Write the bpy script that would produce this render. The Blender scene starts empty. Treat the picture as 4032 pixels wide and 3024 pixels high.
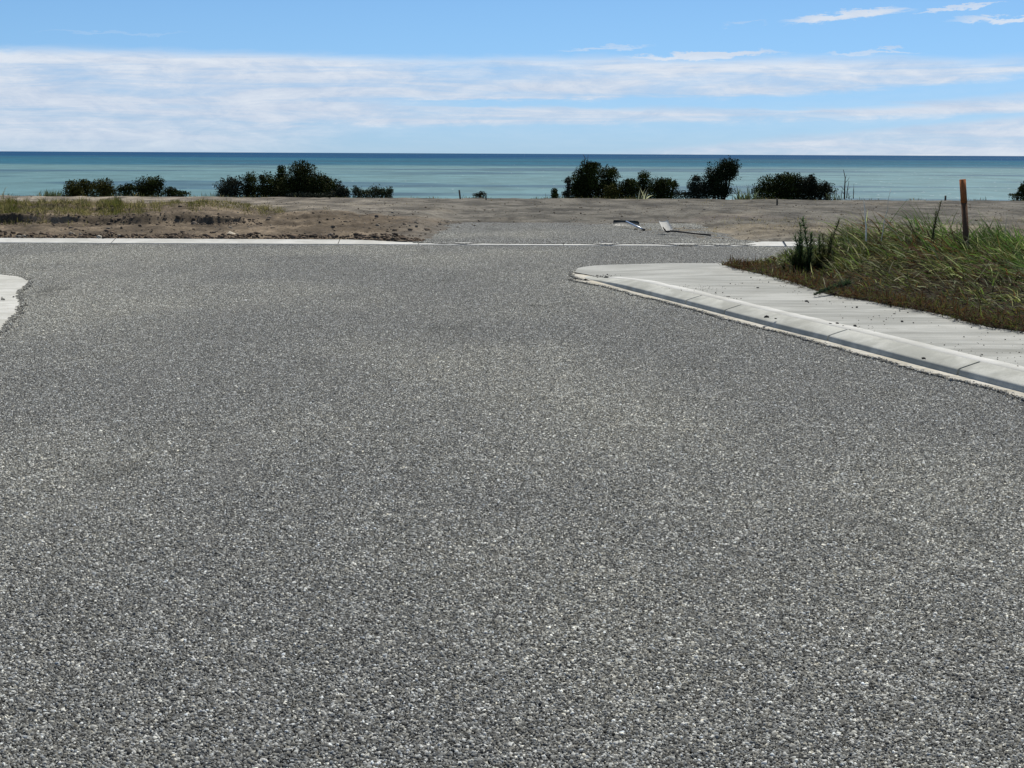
import bpy, math, random
import numpy as np
from mathutils import Matrix, Vector
rng = np.random.default_rng(7); random.seed(7)
S = bpy.context.scene
COL = S.collection
# ------------------------------------------------------------------ camera
F = 5800.0; CH = 1.6; HOR = 603.5; ROLL = 0.0047
P = math.atan((1512-HOR)/F)
fwd = np.array([0, math.cos(P), -math.sin(P)]); r0 = np.array([1., 0, 0]); u0 = np.array([0, math.sin(P), math.cos(P)])
RT = r0*math.cos(ROLL)+u0*math.sin(ROLL); UP = -r0*math.sin(ROLL)+u0*math.cos(ROLL)
cam = bpy.data.cameras.new('camera'); camo = bpy.data.objects.new('camera', cam); COL.objects.link(camo)
cam.sensor_width = 36; cam.lens = F/4032*36; cam.clip_start = .1; cam.clip_end = 90000
M4 = Matrix.Identity(4)
for i in range(3):
    M4[i][0] = RT[i]; M4[i][1] = UP[i]; M4[i][2] = -fwd[i]
M4[2][3] = CH
camo.matrix_world = M4
S.camera = camo
def ray(px, py): return fwd*F+RT*(px-2016)+UP*(1512-py)
def g(px, py, z=0.):
    d = ray(px, py); t = (z-CH)/d[2]; return np.array([d[0]*t, d[1]*t, z])
def at(px, py, Y):
    d = ray(px, py); t = Y/d[1]; return np.array([d[0]*t, Y, CH+d[2]*t])
# ------------------------------------------------------------------ light
SUN_EL, SUN_AZ = math.radians(55), math.radians(20)
sd = Vector((math.sin(SUN_AZ)*math.cos(SUN_EL), math.cos(SUN_AZ)*math.cos(SUN_EL), math.sin(SUN_EL)))
sun = bpy.data.lights.new('sun', 'SUN'); sun.energy = 4.8; sun.angle = math.radians(.53); sun.color = (1, .95, .86)
suno = bpy.data.objects.new('sun', sun); COL.objects.link(suno)
suno.rotation_euler = (-sd).to_track_quat('-Z', 'Y').to_euler(); suno.location = (20, 20, 30)
S.render.engine = 'CYCLES'
S.view_settings.view_transform = 'Standard'; S.view_settings.look = 'None'
S.view_settings.exposure = 0; S.view_settings.gamma = 1; S.view_settings.use_curve_mapping = False

class NT:
    """small helper to write node maths"""
    def __init__(s, tree): s.t = tree; s.n = tree.nodes; s.l = tree.links
    def node(s, ty, **k):
        n = s.n.new(ty)
        for a, b in k.items(): setattr(n, a, b)
        return n
    def put(s, sock, v):
        if isinstance(v, bpy.types.NodeSocket): s.l.new(v, sock)
        elif v is not None: sock.default_value = v
    def m(s, op, a, b=None, c=None, clamp=False):
        n = s.node('ShaderNodeMath', operation=op, use_clamp=clamp)
        s.put(n.inputs[0], a); s.put(n.inputs[1], b); s.put(n.inputs[2], c); return n.outputs[0]
    def add(s, a, b): return s.m('ADD', a, b)
    def sub(s, a, b): return s.m('SUBTRACT', a, b)
    def mul(s, a, b): return s.m('MULTIPLY', a, b)
    def sm(s, v, a, b, lo=0., hi=1.):
        n = s.node('ShaderNodeMapRange', interpolation_type='SMOOTHSTEP')
        s.put(n.inputs[0], v); s.put(n.inputs[1], a); s.put(n.inputs[2], b); s.put(n.inputs[3], lo); s.put(n.inputs[4], hi); return n.outputs[0]
    def lin(s, v, a, b, lo=0., hi=1.):
        n = s.node('ShaderNodeMapRange')
        s.put(n.inputs[0], v); s.put(n.inputs[1], a); s.put(n.inputs[2], b); s.put(n.inputs[3], lo); s.put(n.inputs[4], hi); return n.outputs[0]
    def mix(s, f, a, b, mode='MIX'):
        n = s.node('ShaderNodeMix', data_type='RGBA', blend_type=mode)
        s.put(n.inputs[0], f)
        for k, v in ((6, a), (7, b)):
            if isinstance(v, tuple) and len(v) == 3: v = (*v, 1)
            s.put(n.inputs[k], v)
        return n.outputs[2]
    def xyz(s, x, y, z):
        n = s.node('ShaderNodeCombineXYZ'); s.put(n.inputs[0], x); s.put(n.inputs[1], y); s.put(n.inputs[2], z); return n.outputs[0]
    def sep(s, v):
        n = s.node('ShaderNodeSeparateXYZ'); s.put(n.inputs[0], v); return n.outputs
    def vscale(s, v, k):
        n = s.node('ShaderNodeVectorMath', operation='MULTIPLY'); s.put(n.inputs[0], v); n.inputs[1].default_value = k; return n.outputs[0]
    def noise(s, v, scale=1., detail=4., rough=.55, dist=0., col=False):
        n = s.node('ShaderNodeTexNoise'); s.put(n.inputs['Vector'], v); n.inputs['Scale'].default_value = scale
        n.inputs['Detail'].default_value = detail; n.inputs['Roughness'].default_value = rough; n.inputs['Distortion'].default_value = dist
        return n.outputs[1 if col else 0]
    def voro(s, v, scale, out=0, feature='F1', rnd=1.):
        n = s.node('ShaderNodeTexVoronoi', feature=feature); s.put(n.inputs['Vector'], v); n.inputs['Scale'].default_value = scale
        n.inputs['Randomness'].default_value = rnd; return n.outputs[out]
    def pos(s): return s.node('ShaderNodeNewGeometry').outputs['Position']

# ------------------------------------------------------------------ world: Nishita sky with stratus bands
W = bpy.data.worlds.new('World'); S.world = W; W.use_nodes = True
t = W.node_tree; t.nodes.clear(); q = NT(t)
sky = q.node('ShaderNodeTexSky', sky_type='NISHITA'); sky.sun_disc = False
sky.sun_elevation = SUN_EL; sky.sun_rotation = SUN_AZ; sky.air_density = .8; sky.dust_density = .15; sky.ozone_density = 2.2; sky.altitude = 0
hs = q.node('ShaderNodeHueSaturation'); q.l.new(sky.outputs[0], hs.inputs['Color']); hs.inputs['Saturation'].default_value = .95; hs.inputs['Hue'].default_value = .5
tc = q.node('ShaderNodeTexCoord').outputs['Generated']
dx, dy, dz = q.sep(tc)
U = q.mul(q.m('ARCTAN2', dx, dy), 5.8)
V = q.mul(q.m('ARCTAN2', dz, q.m('SQRT', q.add(q.mul(dx, dx), q.mul(dy, dy)))), 5.8)
uv = q.xyz(U, V, 0.)
Uc = q.m('MINIMUM', q.m('MAXIMUM', U, -2.6), 2.6)
n1 = q.sub(q.noise(q.vscale(uv, (1., 18., 1)), 1., 9., .66, .7), .5)      # long streaks
n2 = q.sub(q.noise(q.vscale(uv, (4.5, 17., 1)), 1., 8., .68, .4), .5)     # cloud tufts
n3 = q.sub(q.noise(q.vscale(uv, (.8, 2.2, 1)), 1., 4., .5), .5)
Vn = q.add(V, q.add(q.mul(n1, .06), q.mul(n2, .055)))
def smo(v, a, b): return q.sm(v, a, b)
# upper edge of the bank
U2 = q.mul(Uc, Uc)
top = q.add(q.add(.366, q.mul(Uc, -.004)), q.mul(n3, .06))
bank = smo(q.sub(q.add(top, q.mul(n1, .05)), Vn), -.018, .035)
# first blue slot, rising to the right
slotc = q.add(.192, q.mul(q.m('POWER', q.m('MAXIMUM', q.sub(Uc, .7), 0.), 2.), .046))
sw = q.add(.012, q.mul(q.m('MAXIMUM', Uc, 0.), .011))
s1 = q.mul(q.sub(1., smo(q.m('DIVIDE', q.m('ABSOLUTE', q.sub(Vn, slotc)), sw), .5, 1.7)), smo(U, -.75, -.1))
# second clear region under band B
s2top = q.add(.115, q.mul(q.m('POWER', q.m('MAXIMUM', q.add(Uc, .3), 0.), 2.), .011))
s2bot = q.add(-.03, q.mul(q.m('MAXIMUM', q.sub(Uc, .15), 0.), .094))
s2 = q.mul(q.mul(smo(q.sub(s2top, Vn), -.012, .02), smo(q.sub(Vn, s2bot), -.012, .022)), smo(q.add(U, q.mul(Vn, -3.)), -1.35, -.55))
cov = q.mul(q.mul(bank, q.sub(1., q.mul(s1, .88))), q.sub(1., q.mul(s2, .82)))
dens = q.add(.84, q.add(q.mul(n1, 2.2), q.add(q.mul(n2, .8), q.mul(n3, .5))))
cov = q.mul(cov, q.m('MINIMUM', q.m('MAXIMUM', dens, .25), 1.))
# left part fades towards the horizon
cov = q.mul(cov, q.m('MINIMUM', q.add(q.sm(U, -.3, .6, .66, 1.), q.mul(smo(V, -.02, .13), .45)), 1.))
# small clouds high on the right
def small(cu, cv, ru, rv, sl, k=1.):
    a = q.m('DIVIDE', q.sub(U, cu), ru)
    b = q.m('DIVIDE', q.sub(q.add(Vn, q.mul(n2, .05)), q.add(cv, q.mul(q.sub(U, cu), sl))), rv)
    d = q.add(q.mul(a, a), q.mul(b, b))
    return q.mul(q.sub(1., smo(d, .15, 1.1)), k)
for args in ((1.26, .515, .26, .018, .09, .95), (1.66, .536, .18, .008, .10, .75), (1.92, .497, .32, .012, .02, .85), (2.35, .52, .3, .02, .02, .8),
             (.72, .372, .36, .015, .02, .9), (1.35, .378, .2, .010, .01, .6), (.35, .40, .2, .008, .05, .45), (-1.5, .436, .3, .008, .0, .15), (.88, .482, .09, .006, 0, .3)):
    cov = q.m('MAXIMUM', cov, small(*args))
# scattered streaks above the frame and behind
hi = q.mul(smo(q.noise(q.vscale(tc, (2., 2., 7.)), 1.3, 7., .6, .5), .56, .75), smo(V, .75, 1.6))
cov = q.m('MAXIMUM', cov, q.mul(hi, .6))
bright = q.add(.42, q.add(q.add(q.mul(n2, 2.2), q.mul(n1, 1.2)), q.mul(smo(q.sub(top, Vn), .12, .0), .35)))
ccol = q.mix(q.m('MINIMUM', q.m('MAXIMUM', bright, 0.), 1.), (6.2, 7.4, 9.4), (9.5, 10.1, 11.0))
tint = q.mix(q.sm(V, -.05, .62), (.56, .86, 1.40), (.66, .95, 1.26))
tint = q.mix(q.sm(V, .9, 3.2), tint, (1., 1., 1.))
skc = q.mix(1., hs.outputs[0], tint, 'MULTIPLY')
SKY_STR = .08
wc = q.mix(q.mul(cov, .93), skc, ccol)
bg = q.node('ShaderNodeBackground'); q.l.new(wc, bg.inputs[0]); bg.inputs[1].default_value = SKY_STR
ow = q.node('ShaderNodeOutputWorld'); q.l.new(bg.outputs[0], ow.inputs[0])

# ------------------------------------------------------------------ helpers
def mat(name, rough=.8, spec=.3):
    m = bpy.data.materials.new(name); m.use_nodes = True; m.node_tree.nodes.clear(); k = NT(m.node_tree)
    b = k.node('ShaderNodeBsdfPrincipled'); o = k.node('ShaderNodeOutputMaterial'); k.l.new(b.outputs[0], o.inputs[0])
    b.inputs['Roughness'].default_value = rough; b.inputs['Specular IOR Level'].default_value = spec
    return m, k, b
def bump(k, b, h, strength=.5, dist=.01):
    n = k.node('ShaderNodeBump'); n.inputs['Strength'].default_value = strength; n.inputs['Distance'].default_value = dist
    k.l.new(h, n.inputs['Height']); k.l.new(n.outputs[0], b.inputs['Normal'])
def attr(k, name='col'):
    return k.node('ShaderNodeAttribute', attribute_name=name).outputs['Color']
def mk(name, v, f, material=None, parent=None, col=None, smooth=False):
    """f: int array (n,3) or (n,4), or a list of such arrays"""
    me = bpy.data.meshes.new(name); v = np.asarray(v, dtype=np.float32)
    fs = f if isinstance(f, list) else [f]
    fs = [np.asarray(a, dtype=np.int32) for a in fs if len(a)]
    me.vertices.add(len(v)); me.vertices.foreach_set('co', v.ravel())
    tot = sum(a.size for a in fs); npoly = sum(len(a) for a in fs)
    me.loops.add(tot); me.polygons.add(npoly)
    me.loops.foreach_set('vertex_index', np.concatenate([a.ravel() for a in fs]))
    st = []; o = 0
    for a in fs:
        st.append(o+np.arange(len(a))*a.shape[1]); o += a.size
    me.polygons.foreach_set('loop_start', np.concatenate(st).astype(np.int32))
    if smooth: me.polygons.foreach_set('use_smooth', np.ones(npoly, dtype=bool))
    me.update(calc_edges=True); me.validate()
    if col is not None:
        ca = me.color_attributes.new('col', 'FLOAT_COLOR', 'POINT')
        c = np.ones((len(v), 4), dtype=np.float32); c[:, :3] = col; ca.data.foreach_set('color', c.ravel())
    if material: me.materials.append(material)
    ob = bpy.data.objects.new(name, me); COL.objects.link(ob)
    if parent: ob.parent = parent
    return ob
def tag(o, label=None, cat=None, group=None, kind=None):
    if label: o['label'] = label
    if cat: o['category'] = cat
    if group: o['group'] = group
    if kind: o['kind'] = kind
    return o
def empty(name, loc, label, cat, group=None):
    o = bpy.data.objects.new(name, None); COL.objects.link(o); o.location = loc; o.empty_display_size = .1
    return tag(o, label, cat, group)
class Acc:
    """collects geometry with per-vertex colours"""
    def __init__(s): s.v = []; s.c = []; s.f3 = []; s.f4 = []; s.n = 0
    def add(s, v, f, c=(.5, .5, .5)):
        v = np.asarray(v, float).reshape(-1, 3); f = np.asarray(f)
        (s.f3 if f.shape[1] == 3 else s.f4).append(f+s.n)
        s.v.append(v); s.c.append(np.broadcast_to(np.asarray(c, float), (len(v), 3))); s.n += len(v)
    def tube(s, pts, rad, n=6, c=(.5, .5, .5)):
        pts = np.asarray(pts, float); rad = np.broadcast_to(np.asarray(rad, float), (len(pts),))
        tg = np.gradient(pts, axis=0); tg /= np.linalg.norm(tg, axis=1)[:, None]+1e-9
        ref = np.array([.3, .2, 1.]) if abs(tg[0][2]) < .9 else np.array([1., .1, 0])
        a = np.cross(tg, ref); a /= np.linalg.norm(a, axis=1)[:, None]; b = np.cross(tg, a)
        th = np.arange(n)*2*np.pi/n
        V_ = pts[:, None]+rad[:, None, None]*(np.cos(th)[None, :, None]*a[:, None]+np.sin(th)[None, :, None]*b[:, None])
        m = len(pts); i = np.arange(m-1)[:, None]*n; j = np.arange(n)[None]; j2 = (j+1) % n
        fq = np.stack([i+j, i+j2, i+n+j2, i+n+j], -1).reshape(-1, 4)
        s.add(V_.reshape(-1, 3), fq, c)
        cap = np.vstack([pts[0], pts[-1]]); jj = np.arange(n); base = s.n-m*n
        s.v.append(cap); s.c.append(np.broadcast_to(np.asarray(c, float), (2, 3)))
        s.f3.append(np.stack([np.full(n, s.n), base+(jj+1) % n, base+jj], -1)); s.f3.append(np.stack([np.full(n, s.n+1), base+(m-1)*n+jj, base+(m-1)*n+(jj+1) % n], -1)); s.n += 2
    def box(s, cen, half, R=None, c=(.5, .5, .5)):
        k = np.array([[x, y, z] for x in (-1, 1) for y in (-1, 1) for z in (-1, 1)], float)*half
        if R is not None: k = k@np.asarray(R).T
        s.add(k+cen, np.array([[0, 1, 3, 2], [4, 6, 7, 5], [0, 4, 5, 1], [2, 3, 7, 6], [0, 2, 6, 4], [1, 5, 7, 3]]), c)
    def obj(s, name, m, parent=None, smooth=False, origin=None):
        v = np.concatenate(s.v); c = np.concatenate(s.c)
        if origin is not None: v = v-np.asarray(origin)
        fs = []
        if s.f3: fs.append(np.concatenate(s.f3))
        if s.f4: fs.append(np.concatenate(s.f4))
        return mk(name, v, fs, m, parent, c, smooth)
def _h(ix, iy, seed):
    n = (ix.astype(np.int64)*374761393+iy.astype(np.int64)*668265263+seed*982451653) & 0x7fffffff
    n = ((n ^ (n >> 13))*1274126177) & 0x7fffffff
    n = (n ^ (n >> 16)) & 0xffff
    return n/65535.
def vn(x, y, seed=0):
    ix = np.floor(x); iy = np.floor(y); fx = x-ix; fy = y-iy; fx = fx*fx*(3-2*fx); fy = fy*fy*(3-2*fy)
    a = _h(ix, iy, seed); b = _h(ix+1, iy, seed); c = _h(ix, iy+1, seed); d = _h(ix+1, iy+1, seed)
    return (a+(b-a)*fx)*(1-fy)+(c+(d-c)*fx)*fy
def fbm(x, y, seed=0, o=4):
    x = np.asarray(x, float); y = np.asarray(y, float)
    s = 0; a = .5; tot = 0
    for i in range(o):
        s = s+a*vn(x, y, seed+i*17); tot += a; a *= .55; x = x*2.03+3.1; y = y*2.03+1.7
    return s/tot
def ss(v, a, b):
    k = np.clip((np.asarray(v, float)-a)/(b-a), 0, 1); return k*k*(3-2*k)
def grid_faces(nr, nc):
    i = np.arange(nr-1)[:, None]*nc; j = np.arange(nc-1)[None]
    return np.stack([i+j, i+j+1, i+nc+j+1, i+nc+j], -1).reshape(-1, 4)
def resample(pts, step):
    pts = np.asarray(pts, float); d = np.r_[0, np.cumsum(np.linalg.norm(np.diff(pts, axis=0), axis=1))]
    n = max(2, int(d[-1]/step)+1); s = np.linspace(0, d[-1], n)
    return np.stack([np.interp(s, d, pts[:, k]) for k in range(pts.shape[1])], -1), s

# ------------------------------------------------------------------ materials
mChip, k, b = mat('chip_stone', .85, .2)
pp = k.pos()
patch = k.noise(k.vscale(pp, (.8, .5, 0)), 1., 5., .6)
patch2 = k.noise(k.vscale(pp, (.25, .16, 0)), 1., 3., .5)
pale = k.mix(k.sm(patch2, .42, .64), (.88, .895, .90), (1.16, 1.16, 1.11))
c = k.mix(1., attr(k), pale, 'MULTIPLY')
track = k.noise(k.vscale(pp, (1.6, .22, 0)), 1., 4., .6, .4)
c = k.mix(k.sm(track, .55, .72, 0., .35), c, (.20, .20, .19))
c = k.mix(k.sm(patch, .60, .72, 0., .42), c, (.055, .057, .052))
k.l.new(c, b.inputs['Base Color'])
mBit, k, b = mat('bitumen', .95, .06)
nz = k.noise(k.pos(), 90., 3., .6); k.l.new(k.mix(nz, (.012, .012, .012), (.035, .035, .033)), b.inputs['Base Color'])
bump(k, b, nz, .6, .004)
def concrete(name, base, hi, streak=(1.2, 26., 1.), warm=0.):
    m, k, b = mat(name, .85, .25); p_ = k.pos()
    st = k.add(k.mul(k.noise(k.vscale(p_, streak), 1., 6., .6, .3), .5), k.mul(k.noise(k.vscale(p_, (streak[0]*.4, streak[1]*.1, 1)), 1., 3., .5, .4), .5)); fine = k.noise(p_, 60., 4., .7); big = k.noise(p_, 1.3, 4., .6)
    c = k.mix(k.sm(st, .40, .60), base, hi)
    c = k.mix(k.sm(k.noise(p_, 3.7, 5., .65, .8), .52, .7, 0., .22), c, (base[0]*.62, base[1]*.60, base[2]*.55))
    c = k.mix(k.sm(big, .48, .72, 0., .38), c, (base[0]*.72, base[1]*.70, base[2]*.66))
    c = k.mix(k.lin(fine, .35, .7, 0., .35), c, (base[0]*.7, base[1]*.7, base[2]*.7))
    sp = k.voro(p_, 42.); c = k.mix(k.sm(sp, .10, .055, 0., .55), c, (.13, .125, .115))
    k.l.new(c, b.inputs['Base Color']); bump(k, b, k.add(k.mul(st, .8), k.mul(fine, .5)), .45, .008)
    return m
mPath = concrete('footpath_concrete', (.27, .275, .25), (.47, .475, .44))
mKerb = concrete('kerb_concrete', (.36, .365, .325), (.53, .535, .485), (5., 5., 5.))
mWhite = concrete('pale_concrete', (.50, .50, .46), (.64, .64, .605), (3., 7., 3.))
mIsl = concrete('channel_concrete', (.40, .40, .36), (.58, .58, .545), (2., 3., 2.))
mCream = concrete('mortar', (.52, .48, .38), (.72, .69, .60), (8., 8., 8.))
def vcol(name, rough=.9, spec=.2, bs=0., sc=40., var=.3, trans=0.):
    m, k, b = mat(name, rough, spec); a = attr(k)
    nz = k.noise(k.pos(), sc, 4., .65)
    f = k.lin(nz, .25, .75, 1-var, 1+var); c = k.mix(1., a, k.xyz(f, f, f), 'MULTIPLY')
    k.l.new(c, b.inputs['Base Color'])
    if bs: bump(k, b, nz, bs, .02)
    if trans:
        tr = k.node('ShaderNodeBsdfTranslucent'); k.l.new(k.mix(1., c, (1.15, 1.25, .9), 'MULTIPLY'), tr.inputs[0]); ms = k.node('ShaderNodeMixShader'); ms.inputs[0].default_value = trans
        k.l.new(b.outputs[0], ms.inputs[1]); k.l.new(tr.outputs[0], ms.inputs[2])
        k.l.new(ms.outputs[0], [n for n in k.n if n.type == 'OUTPUT_MATERIAL'][0].inputs[0])
    return m
mSoil = vcol('gravelly_soil', .95, .1, .7, 22., .38)
mStone = vcol('stone', .85, .2, .4, 60., .25)
mGrass = vcol('grass_blade', .75, .08, 0, 8., .2, .45)
mLeaf = vcol('shrub_leaf', .7, .04, 0, 5., .25, .04)
mBark = vcol('bark', .9, .1, .4, 50., .3)
mPost = vcol('timber', .85, .15, .4, 45., .3)
def plain(name, col, rough=.5, metal=0., spec=.4):
    m, k, b = mat(name, rough, spec); nz = k.noise(k.pos(), 30., 4., .6)
    f = k.lin(nz, .3, .7, .75, 1.15); k.l.new(k.mix(1., (*col, 1), k.xyz(f, f, f), 'MULTIPLY'), b.inputs['Base Color']); b.inputs['Metallic'].default_value = metal
    k.l.new(k.lin(nz, .3, .7, rough*.8, min(1, rough*1.2)), b.inputs['Roughness'])
    return m
mSteel = plain('worn_steel', (.62, .61, .56), .9, 0., .1)
mBlack = plain('black_handle', (.012, .012, .012), .45)
mLute = plain('tarry_board', (.05, .058, .055), .6)
mAlu = plain('aluminium_tube', (.55, .62, .70), .3, .7)

# ------------------------------------------------------------------ sea
SEA = -8.4
mSea, k, b = mat('sea_water', .4, .0); b.inputs['IOR'].default_value = 1.33
X_, Y_, Z_ = k.sep(k.pos())
LY = k.m('LOGARITHM', k.m('MAXIMUM', Y_, 1.), 10.)
wob = k.sub(k.noise(k.xyz(k.mul(k.m('DIVIDE', X_, k.m('MAXIMUM', Y_, 1.)), 2.2), k.mul(LY, 3.), 0.), 1., 3., .5), .5)
L2 = k.add(LY, k.mul(wob, .22))
c1 = k.mix(k.sm(L2, 3.03, 3.14), (.112, .212, .232), (.036, .128, .190))
c1 = k.mix(k.sm(L2, 3.34, 3.56), c1, (.014, .068, .162))
# dark streaks: cloud shadow and wind bands painted into the water colour
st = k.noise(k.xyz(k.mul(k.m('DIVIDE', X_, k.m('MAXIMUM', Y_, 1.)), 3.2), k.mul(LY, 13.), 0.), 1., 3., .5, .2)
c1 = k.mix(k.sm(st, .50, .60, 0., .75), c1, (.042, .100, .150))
# faint chop pattern
ch = k.noise(k.vscale(k.pos(), (.05, .02, 0)), 1., 5., .7)
chv = k.lin(ch, .32, .68, .78, 1.24); c1 = k.mix(1., c1, k.xyz(chv, chv, chv), 'MULTIPLY')
foam_glint = k.add(k.noise(k.vscale(k.pos(), (.5, .10, 0)), 1., 3., .6), k.sm(k.m('DIVIDE', X_, k.m('MAXIMUM', Y_, 1.)), .1, .36, 0., .035))  # white flecks: foam, plus painted sun glints thickening to the right
c1 = k.mix(k.mul(k.sm(foam_glint, .695, .73), .7), c1, (.7, .75, .75))
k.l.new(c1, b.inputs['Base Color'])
wv = k.add(k.noise(k.vscale(k.pos(), (.25, .5, 0)), 1., 6., .65), k.mul(k.noise(k.vscale(k.pos(), (.03, .08, 0)), 1., 3., .5), 2.))
bump(k, b, wv, .8, .5)
gl_ = k.node('ShaderNodeBsdfGlossy'); gl_.inputs['Roughness'].default_value = .32; gl_.inputs['Color'].default_value = (1, 1, 1, 1)
k.l.new(b.inputs['Normal'].links[0].from_socket, gl_.inputs['Normal']); ms = k.node('ShaderNodeMixShader'); k.l.new(k.sm(L2, 2.9, 3.3, .06, .015), ms.inputs[0])
k.l.new(b.outputs[0], ms.inputs[1]); k.l.new(gl_.outputs[0], ms.inputs[2]); k.l.new(ms.outputs[0], [n for n in k.n if n.type == 'OUTPUT_MATERIAL'][0].inputs[0])
xs = np.r_[-42000, -8000, np.linspace(-1500, 1500, 31), 8000, 42000]; ys = np.r_[62, 100, 200, 400, 800, 1600, 4000, 10000, 20000, 34000]
gx, gy = np.meshgrid(xs, ys)
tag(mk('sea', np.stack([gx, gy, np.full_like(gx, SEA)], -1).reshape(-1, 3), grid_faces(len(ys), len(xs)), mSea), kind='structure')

# ------------------------------------------------------------------ outlines taken from the place
YK = g(1000, 962)[1]                # front line of the far kerb
YB = YK+.36                         # its back line
AX0, AX1 = g(1640, 950)[0], g(2900, 950)[0]   # sealed vehicle crossing
tipo = g(2250, 1080)
kpx = [(2292, 1092), (2314, 1103), (2500, 1153), (2700, 1204), (2851, 1244), (3095, 1308), (3264, 1350), (3560, 1430), (4032, 1554)]
KL = np.array([g(*p_) for p_ in kpx])[:, :2]
dlast = (KL[-1]-KL[-3])/np.linalg.norm(KL[-1]-KL[-3])
KL = np.vstack([KL, KL[-1]+dlast*4, KL[-1]+dlast*16])
KP, KS = resample(KL, .06)
kt = np.gradient(KP, axis=0); 
for _ in range(3):
    kt[1:-1] = (kt[:-2]+kt[1:-1]*2+kt[2:])/4
kt /= np.linalg.norm(kt, axis=1)[:, None]
kn = np.stack([-kt[:, 1], kt[:, 0]], -1); kn *= np.sign(kn[:, 0])[:, None]     # towards the footpath
YS = g(2700, 1040)[1]               # near edge of the side road (footpath side)
def taper(X, Y): return ss(np.hypot(np.asarray(X)-KP[0][0], np.asarray(Y)-KP[0][1]), -.25, 2.1)
def zpath(X, Y):
    X = np.asarray(X, float); Y = np.asarray(Y, float)
    return .014+.086*ss(YS-Y, 0., 1.9)*taper(X, Y)

# ground sheet under everything on the land side
gx, gy = np.meshgrid(np.r_[-400., -60, 0, 60, 400], np.r_[-400., -60, 0, YB+.1])
gr = mk('ground', np.stack([gx, gy, np.full_like(gx, -.09)], -1).reshape(-1, 3), grid_faces(4, 5), mSoil, col=np.tile((.2, .18, .155), (20, 1)))
tag(gr, kind='structure')

# ------------------------------------------------------------------ road (bitumen bed) and its chippings
gx, gy = np.meshgrid(np.linspace(-40, 40, 41), np.r_[-30, np.linspace(-10, 34.5, 30)])
road = mk('road', np.stack([gx, gy, np.full_like(gx, -.007)], -1).reshape(-1, 3), grid_faces(31, 41), mBit); tag(road, kind='structure')

def chips(px, py, pz, rs, size, tilt=.45):
    """irregular flat chips: frustum with jittered corners, five faces each"""
    n = len(px)
    a = size*rs.uniform(.75, 1.3, n)*.5; bb = size*rs.uniform(.55, .95, n)*.5; h = size*rs.uniform(.35, .8, n)
    th = rs.uniform(0, 2*np.pi, n)
    base = np.array([[-1, -1], [1, -1], [1, 1], [-1, 1]], float)
    low = base[None]*rs.uniform(.7, 1.25, (n, 4, 2)); up = base[None]*rs.uniform(.35, .95, (n, 4, 2))
    L = np.zeros((n, 8, 3)); L[:, :4, :2] = low; L[:, 4:, :2] = up
    L[:, :, 0] *= a[:, None]; L[:, :, 1] *= bb[:, None]
    L[:, :4, 2] = (-.45*h)[:, None]; L[:, 4:, 2] = (.5*h)[:, None]*rs.uniform(.55, 1.25, (n, 4))
    ax = rs.normal(0, tilt, n)*.6; ay = rs.normal(0, tilt, n)*.6
    y = L[:, :, 1]*np.cos(ax)[:, None]-L[:, :, 2]*np.sin(ax)[:, None]; z = L[:, :, 1]*np.sin(ax)[:, None]+L[:, :, 2]*np.cos(ax)[:, None]
    x = L[:, :, 0]*np.cos(ay)[:, None]+z*np.sin(ay)[:, None]; z = -L[:, :, 0]*np.sin(ay)[:, None]+z*np.cos(ay)[:, None]
    X = x*np.cos(th)[:, None]-y*np.sin(th)[:, None]; Y = x*np.sin(th)[:, None]+y*np.cos(th)[:, None]
    V_ = np.stack([X+px[:, None], Y+py[:, None], z+pz[:, None]], -1).reshape(-1, 3)
    q_ = np.array([[4, 5, 6, 7], [0, 1, 5, 4], [1, 2, 6, 5], [2, 3, 7, 6], [3, 0, 4, 7]])
    f_ = (q_[None]+np.arange(n)[:, None, None]*8).reshape(-1, 4)
    return V_, f_
def chipcol(n, rs):
    v = np.clip(rs.lognormal(math.log(.188), .66, n), .02, .85)
    hue = rs.normal(0, 1, n)
    c = np.stack([v*(1+.035*hue), v*(1.005+.012*hue), v*(.945-.03*hue)], -1)
    w = rs.random(n) < .035; c[w] = np.array([.62, .615, .585])*rs.uniform(.8, 1.15, (w.sum(), 1))
    return np.repeat(c, 8, axis=0)
tiles = []
for s_ in range(3):
    rs = np.random.default_rng(100+s_); sp = 1/165.
    ii, jj = np.meshgrid(np.arange(165), np.arange(165)); ii = ii.ravel(); jj = jj.ravel()
    x = (ii+.5+rs.uniform(-.48, .48, ii.size))*sp-.5; y = (jj+.5+rs.uniform(-.48, .48, ii.size))*sp-.5
    keep = rs.random(x.size) > .05; x = x[keep]; y = y[keep]
    sz = np.clip(rs.lognormal(math.log(.0070), .32, x.size), .004, .0145)
    V_, f_ = chips(x, y, rs.uniform(-.0028, .0024, x.size), rs, sz, .45)
    o = mk('chipping_tile', V_, f_, mChip, None, chipcol(x.size, rs)); COL.objects.unlink(o); tiles.append(o)
pts = []; rots = []; idx = []
rs = np.random.default_rng(5)
for Y in range(1, 35):
    w = .40*Y+3.0
    for X in range(-16, 17):
        if abs(X) > w: continue
        if Y > YB+.6 and not (AX0-2.5 < X < AX1+3.5): continue
        if X > 4.5 and Y < 11: continue
        pts.append((X, Y, 0.)); rots.append(rs.integers(0, 4)*math.pi/2); idx.append(rs.integers(0, 3))
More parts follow.
